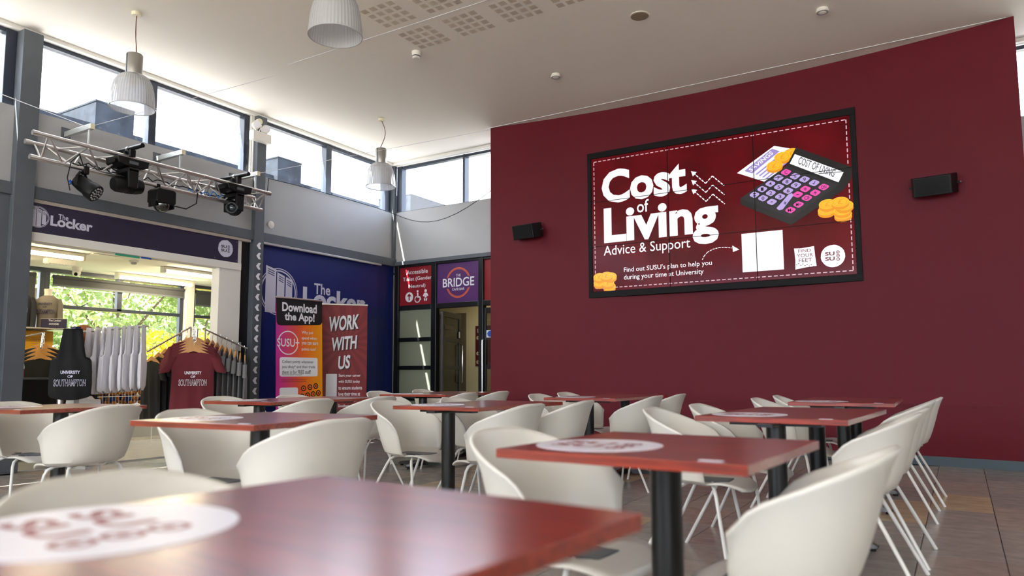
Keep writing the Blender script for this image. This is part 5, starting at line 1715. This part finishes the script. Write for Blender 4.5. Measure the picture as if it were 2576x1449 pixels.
obj('glass', MB().lathe([(0.026, 0.10), (0.035, 0.105), (0.036, 0.13), (0.028, 0.17), (0.015, 0.195), (0.014, 0.21)], 18), 'bottle_clear', bt, smooth=True)
obj('drink', MB().lathe([(0.032, 0.0), (0.036, 0.005), (0.036, 0.105), (0.033, 0.108)], 18), 'drink_red', bt, smooth=True)
obj('cap', MB().lathe([(0.017, 0.208), (0.017, 0.228), (0.015, 0.23)], 14), 'silver', bt, smooth=True)

# ---- tote bags
def tote_mesh(m, seed, w_=0.44, body=0.44, top=0.40, fat=1.0):
    q = random.Random(seed)
    ph = q.uniform(0, 6)
    rows = []
    for (t, hw, th) in ((top, 0.10, 0.012), (top * 0.7, 0.115, 0.02), (top * 0.3, 0.135, 0.028), (top * 0.08, 0.155, 0.03), (0.012, 0.200, 0.035), (0.0, 0.210, 0.040), (-body * 0.3, 0.22, 0.05), (-body * 0.65, 0.225, 0.055), (-body * 0.93, 0.22, 0.05), (-body, 0.20, 0.02)):
        fr_, bk = [], []
        for i in range(15):
            u = -1 + 2 * i / 14
            d = math.sqrt(max(0, 1 - u * u)) * th * fat
            f = 0.010 * math.sin(7 * u + ph + 5 * t)
            sag = -0.035 * (1 - u * u) if t == -body else 0
            fr_.append((u * hw * w_ / 0.44, t + sag, d + f))
            bk.append((u * hw * w_ / 0.44, t + sag, -d + f))
        rows.append(fr_ + list(reversed(bk)))
    return MB().grid(rows, closed=True).mesh('tote_bag', m, True)
tst = tag(empty('tote_stand', (-8.42, 4.42, 0)), 'chrome stand from which the tote bags hang', 'stand')
obj('post', MB().box(-0.03, -0.03, 0.0, 0.03, 0.03, 1.50), 'galvanised', tst, bevel=0.004)
obj('arm', MB().path([(0, 0, 1.49), (0.24, -0.18, 1.54)], 0.010, 8), 'chrome', tst)
obj('arm', MB().path([(0, 0, 1.49), (0.40, 0.58, 1.575)], 0.010, 8), 'chrome', tst)
obj('arm_tip', MB().box(0.17, -0.18, 1.51, 0.28, -0.125, 1.535), 'card_navy', tst)
obj('foot', MB().box(-0.35, -0.04, 0.0, 0.35, 0.04, 0.05), 'galvanised', tst)
obj('leg_tube', MB().path([(0.14, -0.23, 0.05), (0.14, -0.23, 0.8)], 0.03, 12), 'aluminium', tst, smooth=True)
tm = tote_mesh('cloth_black', 4, 0.40, 0.39, 0.34)
for k in range(3):
    b = link('tote_bag', tm, mw=frame_at(-8.36 + 0.075 * k, 4.33 - 0.04 * k, 1.185 - 0.01 * k, -32 - 6 * (2 - k)))
    tag(b, ('hindmost black tote bag on the stand in the shop opening', 'middle black tote bag on the stand in the shop opening', 'front black tote bag with white university lettering in the shop opening')[k], 'tote bag', 'black tote bags on the stand')
    if k == 2:
        print_marks(b, -0.20, 0.82, 'print_lilac', 'cloth_black', 0.068)
for k in range(9):
    wm = tote_mesh('cloth_white', 30 + k, 0.41, 0.37, 0.35, 0.65) if k < 4 else wm
    b = link('tote_bag', wm, mw=frame_at(-8.36 + 0.040 * k, 4.52 + 0.054 * k, 1.19 + 0.006 * k, 40 + 6 * (k % 3)))
    tag(b, ORD[k] + ' white tote bag of the row counted from the black totes', 'tote bag', 'row of white tote bags')
b = link('tote_bag', tote_mesh('cloth_white', 77, 0.36, 0.24, 0.05), mw=frame_at(-8.62, 4.62, 0.72, -30))
tag(b, 'crumpled white tote bag hanging below the black ones', 'tote bag')

# ---- lockers, shelf, mannequins
lk = tag(empty('locker_cabinet', (-11.25, 5.15, 0)), 'yellow steel locker cabinet under the mannequins', 'locker')
obj('body', MB().box(-0.2, -0.45, 0, 0.2, 0.30, 1.64), 'locker_yellow', lk, bevel=0.006)
for k in range(2):
    dr = obj('locker_door', MB().box(0.2, -0.44 + 0.37 * k, 0.03, 0.215, -0.08 + 0.37 * k, 1.62), 'locker_yellow', lk, bevel=0.004)
    for j in range(4):
        obj('vent_slot', MB().box(0.215, -0.36 + 0.37 * k, 1.42 + 0.03 * j, 0.218, -0.16 + 0.37 * k, 1.43 + 0.03 * j), 'plywood', dr)
sh_ = tag(obj('display_shelf', MB().box(-11.45, 4.2, 1.655, -10.85, 5.75, 1.675), 'silver', bevel=0.003), 'long thin shelf carrying the two mannequin torsos', 'shelf')
mat('mannequin_skin', (226, 218, 204), 0.5)
def torso(x, y, m, ink, label):
    t = tag(empty('mannequin_torso', mw=frame_at(x, y, 1.675, -42)), label, 'mannequin', 'mannequin torsos on the shop shelf')
    rows = []
    for (z, a, b) in ((0.0, 0.125, 0.10), (0.15, 0.125, 0.10), (0.30, 0.140, 0.115), (0.38, 0.145, 0.105), (0.43, 0.125, 0.08), (0.46, 0.08, 0.06), (0.47, 0.055, 0.05)):
        rows.append([(a * math.cos(2 * PI * k / 24), z, b * math.sin(2 * PI * k / 24)) for k in range(24)])
    s = obj('sweatshirt', MB().grid([list(reversed(r)) for r in rows], closed=True), m, t, smooth=True)
    obj('neck', MB().lathe([(0.052, 0.46), (0.048, 0.50), (0.055, 0.56), (0.05, 0.565)], 20), 'mannequin_skin', t, rot=(math.radians(-90), 0, 0), smooth=True)
    for sx in (-1, 1):
        obj('sleeve', MB().path([(sx * 0.125, 0.41, 0), (sx * 0.155, 0.34, 0.0), (sx * 0.17, 0.15, 0.02), (sx * 0.175, 0.0, 0.04)], 0.045, 10, 0.034), m, t, smooth=True)
    for sx, bx in ((1, ('UNIVERSITY', (-0.09, 0.325, 0.09, 0.36))), (1, ('OF', (-0.025, 0.285, 0.025, 0.312))), (1, ('SOUTHAMPTON', (-0.125, 0.20, 0.125, 0.265)))):
        text(t, bx[0], bx[1], ink, 0.118, bold=0.03, name='print')
torso(-11.1, 5.02, 'cloth_charcoal', 'print_lilac', 'mannequin torso in a black university sweatshirt')
torso(-11.05, 5.35, 'cloth_taupe', 'card_navy', 'mannequin torso in a grey university sweatshirt')
pc2 = tag(empty('price_card', mw=frame_at(-10.87, 5.36, 1.675, -40)), 'small navy price card on the shelf before the torsos', 'sign')
obj('card', MB().box(-0.16, 0, -0.004, 0.16, 0.13, 0.0), 'card_navy', pc2)
obj('frame', MB().box(-0.165, -0.005, -0.006, 0.165, 0.0, 0.004).box(-0.165, 0.13, -0.006, 0.165, 0.136, 0.004), 'silver', pc2)
text(pc2, 'The Locker', (-0.07, 0.095, 0.09, 0.12), 'print_white', 0.001, bold=0.01)
text(pc2, 'HOODIE', (-0.06, 0.045, 0.06, 0.07), 'print_white', 0.001, bold=0.01)

# ---- wire basket of teddy bears
wb = tag(empty('wire_basket', (-10.5, 6.05, 0.0)), 'white wire basket heaped with teddy bears', 'basket')
HX, HY, Z1, Z2 = 0.30, 0.42, 0.59, 0.98
gr = MB()
for z in (Z1, 0.71, 0.85, Z2):
    gr.path([(HX, -HY, z), (HX, HY, z), (-HX, HY, z), (-HX, -HY, z), (HX, -HY, z)], 0.004, 4)
n = 18
for k in range(n + 1):
    y = -HY + 2 * HY * k / n
    gr.path([(HX, y, Z1), (HX, y, Z2)], 0.0022, 4)
    gr.path([(-HX, y, Z1), (-HX, y, Z2)], 0.0022, 4)
for k in range(13):
    x = -HX + 2 * HX * k / 12
    gr.path([(x, -HY, Z1), (x, -HY, Z2)], 0.0022, 4)
    gr.path([(x, HY, Z1), (x, HY, Z2)], 0.0022, 4)
g_ = obj('wire_mesh', gr, 'print_white', wb)
g_['kind'] = 'stuff'
obj('floor_tray', MB().box(-HX, -HY, Z1 - 0.01, HX, HY, Z1), 'print_white', wb)
for dx in (-1, 1):
    for dy in (-1, 1):
        obj('leg', MB().path([(dx * HX, dy * HY, 0), (dx * HX, dy * HY, Z1)], 0.008, 6), 'print_white', wb)
tparts = [('body', MB().ball((0, 0, 0.07), 0.06, 12, 8, (1, 1, 1.15)), 'teddy_blue'), ('head', MB().ball((0, 0, 0.175), 0.052, 12, 8), 'fur_brown'), ('muzzle', MB().ball((0.045, 0, 0.165), 0.022, 8, 6), 'fur_brown')]
for sy in (-1, 1):
    tparts += [('ear', MB().ball((0, sy * 0.042, 0.22), 0.02, 8, 6), 'fur_brown'), ('arm', MB().path([(0, sy * 0.05, 0.11), (0.03, sy * 0.085, 0.07)], 0.024, 8, 0.018), 'fur_brown'), ('leg', MB().path([(0.02, sy * 0.035, 0.03), (0.085, sy * 0.055, 0.03)], 0.028, 8, 0.024), 'fur_brown')]
tmesh = [(nme, mb.mesh(nme, m, True)) for nme, mb, m in tparts]
q = random.Random(5)
for lay, (zz, cnt) in enumerate(((0.592, 12), (0.735, 12), (0.86, 9))):
    for k in range(cnt):
        c, r = k % 4, k // 4
        t = tag(empty('teddy_bear', (-10.5 - 0.19 + 0.19 * r + q.uniform(-0.02, 0.02), 6.05 - 0.30 + 0.2 * c + q.uniform(-0.02, 0.02), zz), q.uniform(-1.6, 0.6)), 'small brown teddy bear in a blue top heaped in the wire basket', 'teddy bear', 'teddy bears in the wire basket')
        for nme, me in tmesh:
            link(nme, me, t)
tb_ = tag(empty('plush_bear', (-10.2, 5.42, 1.36), -0.5), 'large brown plush bear peeking over the white totes', 'teddy bear')
obj('head', MB().ball((0, 0, 0.19), 0.15, 16, 12), mat('fur_dark', (104, 58, 36), 0.95, noise=0.2, nscale=30), tb_, smooth=True)
obj('body', MB().ball((0, 0, -0.05), 0.17, 16, 12), 'fur_dark', tb_, smooth=True)
ps = tag(empty('plush_plinth', (-10.2, 5.42, 0)), 'narrow dark plinth behind the white tote bags', 'plinth')
obj('column', MB().box(-0.15, -0.15, 0, 0.15, 0.15, 1.13), 'black_matt', ps, bevel=0.005)
obj('top', MB().box(-0.17, -0.17, 1.13, 0.17, 0.17, 1.15), 'black_matt', ps)
# added fill lamp brightening the corridor (out of view behind the door head)
cl2 = tag(empty('corridor_fill', (-7.6, 11.0, 2.7)), 'unseen fill light added on the corridor ceiling', 'light')
obj('case', MB().box(-0.3, -0.3, -0.03, 0.3, 0.3, 0.0), 'lamp_case', cl2)
obj('diffuser', MB().box(-0.27, -0.27, -0.036, 0.27, 0.27, -0.03), 'fill_glow', cl2)
# ================================================================== TREES OUTSIDE THE SHOP WINDOWS
def leaf_mat(name, c):
    m = bpy.data.materials.new(name)
    m.use_nodes = True
    t = m.node_tree
    b = t.nodes['Principled BSDF']
    b.inputs['Roughness'].default_value = 0.5
    b.inputs['Base Color'].default_value = (*lin(c), 1)
    tl = t.nodes.new('ShaderNodeBsdfTranslucent')
    tl.inputs['Color'].default_value = (*lin(c), 1)
    mx = t.nodes.new('ShaderNodeMixShader')
    mx.inputs['Fac'].default_value = 0.4
    t.links.new(b.outputs['BSDF'], mx.inputs[1])
    t.links.new(tl.outputs['BSDF'], mx.inputs[2])
    t.links.new(mx.outputs['Shader'], t.nodes['Material Output'].inputs['Surface'])
    MATS[name] = m
leaf_mat('leaf_green', (138, 156, 96))
leaf_mat('leaf_pale', (164, 180, 124))
leaf_mat('leaf_deep', (108, 128, 76))
leaf_mat('leaf_yellow', (206, 184, 40))

def crown(clumps, count, size, seed):
    q = random.Random(seed)
    mb = MB()
    tot = sum(c[3] for c in clumps)
    for (cx, cy, cz, r) in clumps:
        for k in range(int(count * r / tot)):
            u = Vector((q.gauss(0, 1), q.gauss(0, 1), q.gauss(0, 1))).normalized()
            p = Vector((cx, cy, cz)) + u * r * (0.55 + 0.5 * q.random())
            a = Vector((q.uniform(-1, 1), q.uniform(-1, 1), q.uniform(-1, 1))).normalized()
            b = a.cross(Vector((q.uniform(-1, 1), q.uniform(-1, 1), q.uniform(-1, 1)))).normalized()
            s = size * q.uniform(0.6, 1.3)
            mb.add([p - a * s, p + b * s * 0.5, p + a * s, p - b * s * 0.5], [(0, 1, 2, 3)])
    return mb

def tree(x, y, h, r, leaf, label, seed, cat='tree', count=5200):
    q = random.Random(seed)
    t = tag(empty('garden_tree' if cat == 'tree' else 'garden_shrub', (x, y, -0.3)), label, cat, 'greenery outside the shop windows')
    if cat == 'tree':
        obj('trunk', MB().path([(0, 0, 0), (0.1, 0.05, h * 0.35), (0.05, -0.1, h * 0.75)], 0.16, 8, 0.05), 'bark', t, smooth=True)
        for k in range(4):
            a = q.uniform(0, 2 * PI)
            obj('branch', MB().path([(0.07, 0, h * 0.35 + 0.1 * k), (math.cos(a) * r * 0.4, math.sin(a) * r * 0.4, h * 0.55), (math.cos(a) * r * 0.7, math.sin(a) * r * 0.7, h * 0.7)], 0.06, 6, 0.015), 'bark', t, smooth=True)
    cl_ = []
    for k in range(11 if cat == 'tree' else 7):
        a = q.uniform(0, 2 * PI)
        d = r * math.sqrt(q.random())
        z0 = h * 0.28 if cat == 'tree' else h * 0.25
        zz = q.uniform(z0, h * 0.92)
        cl_.append((math.cos(a) * d * 0.75, math.sin(a) * d * 0.75, zz, r * q.uniform(0.35, 0.6)))
    c = obj('crown', crown(cl_, count, 0.10 if cat == 'tree' else 0.07, seed), leaf, t)
    c['kind'] = 'stuff'
for i, (x, y, h, r, lf, lab) in enumerate((
    (-17.5, 8.2, 5.0, 1.8, 'leaf_green', 'leafy green tree outside the middle of the wide shop window'),
    (-18.5, 10.6, 5.4, 2.0, 'leaf_pale', 'pale green tree outside the far half of the wide shop window'),
    (-19.0, 13.2, 4.6, 2.0, 'leaf_green', 'green tree seen beside the white shop window pier'),
    (-22.0, 9.2, 6.6, 2.6, 'leaf_deep', 'darker tree standing behind the leafy tree outside the shop'),
    (-22.5, 12.6, 6.4, 2.6, 'leaf_pale', 'tall pale tree at the back of the garden outside the shop'),
    (-17.8, 5.8, 4.8, 1.9, 'leaf_pale', 'pale tree outside the shop window behind the mannequins'),
    (-23.5, 16.0, 5.2, 2.6, 'leaf_deep', 'far dark tree outside the narrow shop window'))):
    tree(x, y, h, r, lf, lab, 20 + i)
for i, (x, y, h, r, lf, lab) in enumerate((
    (-14.6, 8.5, 1.75, 0.95, 'leaf_yellow', 'bright yellow shrub outside the shop behind the black shirts'),
    (-15.6, 10.4, 2.0, 1.2, 'leaf_yellow', 'bright yellow shrub outside the shop behind the clothes stand'),
    (-16.4, 12.0, 2.2, 1.2, 'leaf_yellow', 'bright yellow shrub outside the narrow shop window'),
    (-15.2, 6.8, 1.9, 1.0, 'leaf_pale', 'pale green shrub outside the wide shop window behind the totes'))):
    tree(x, y, h, r, lf, lab, 50 + i, 'shrub', 3600)
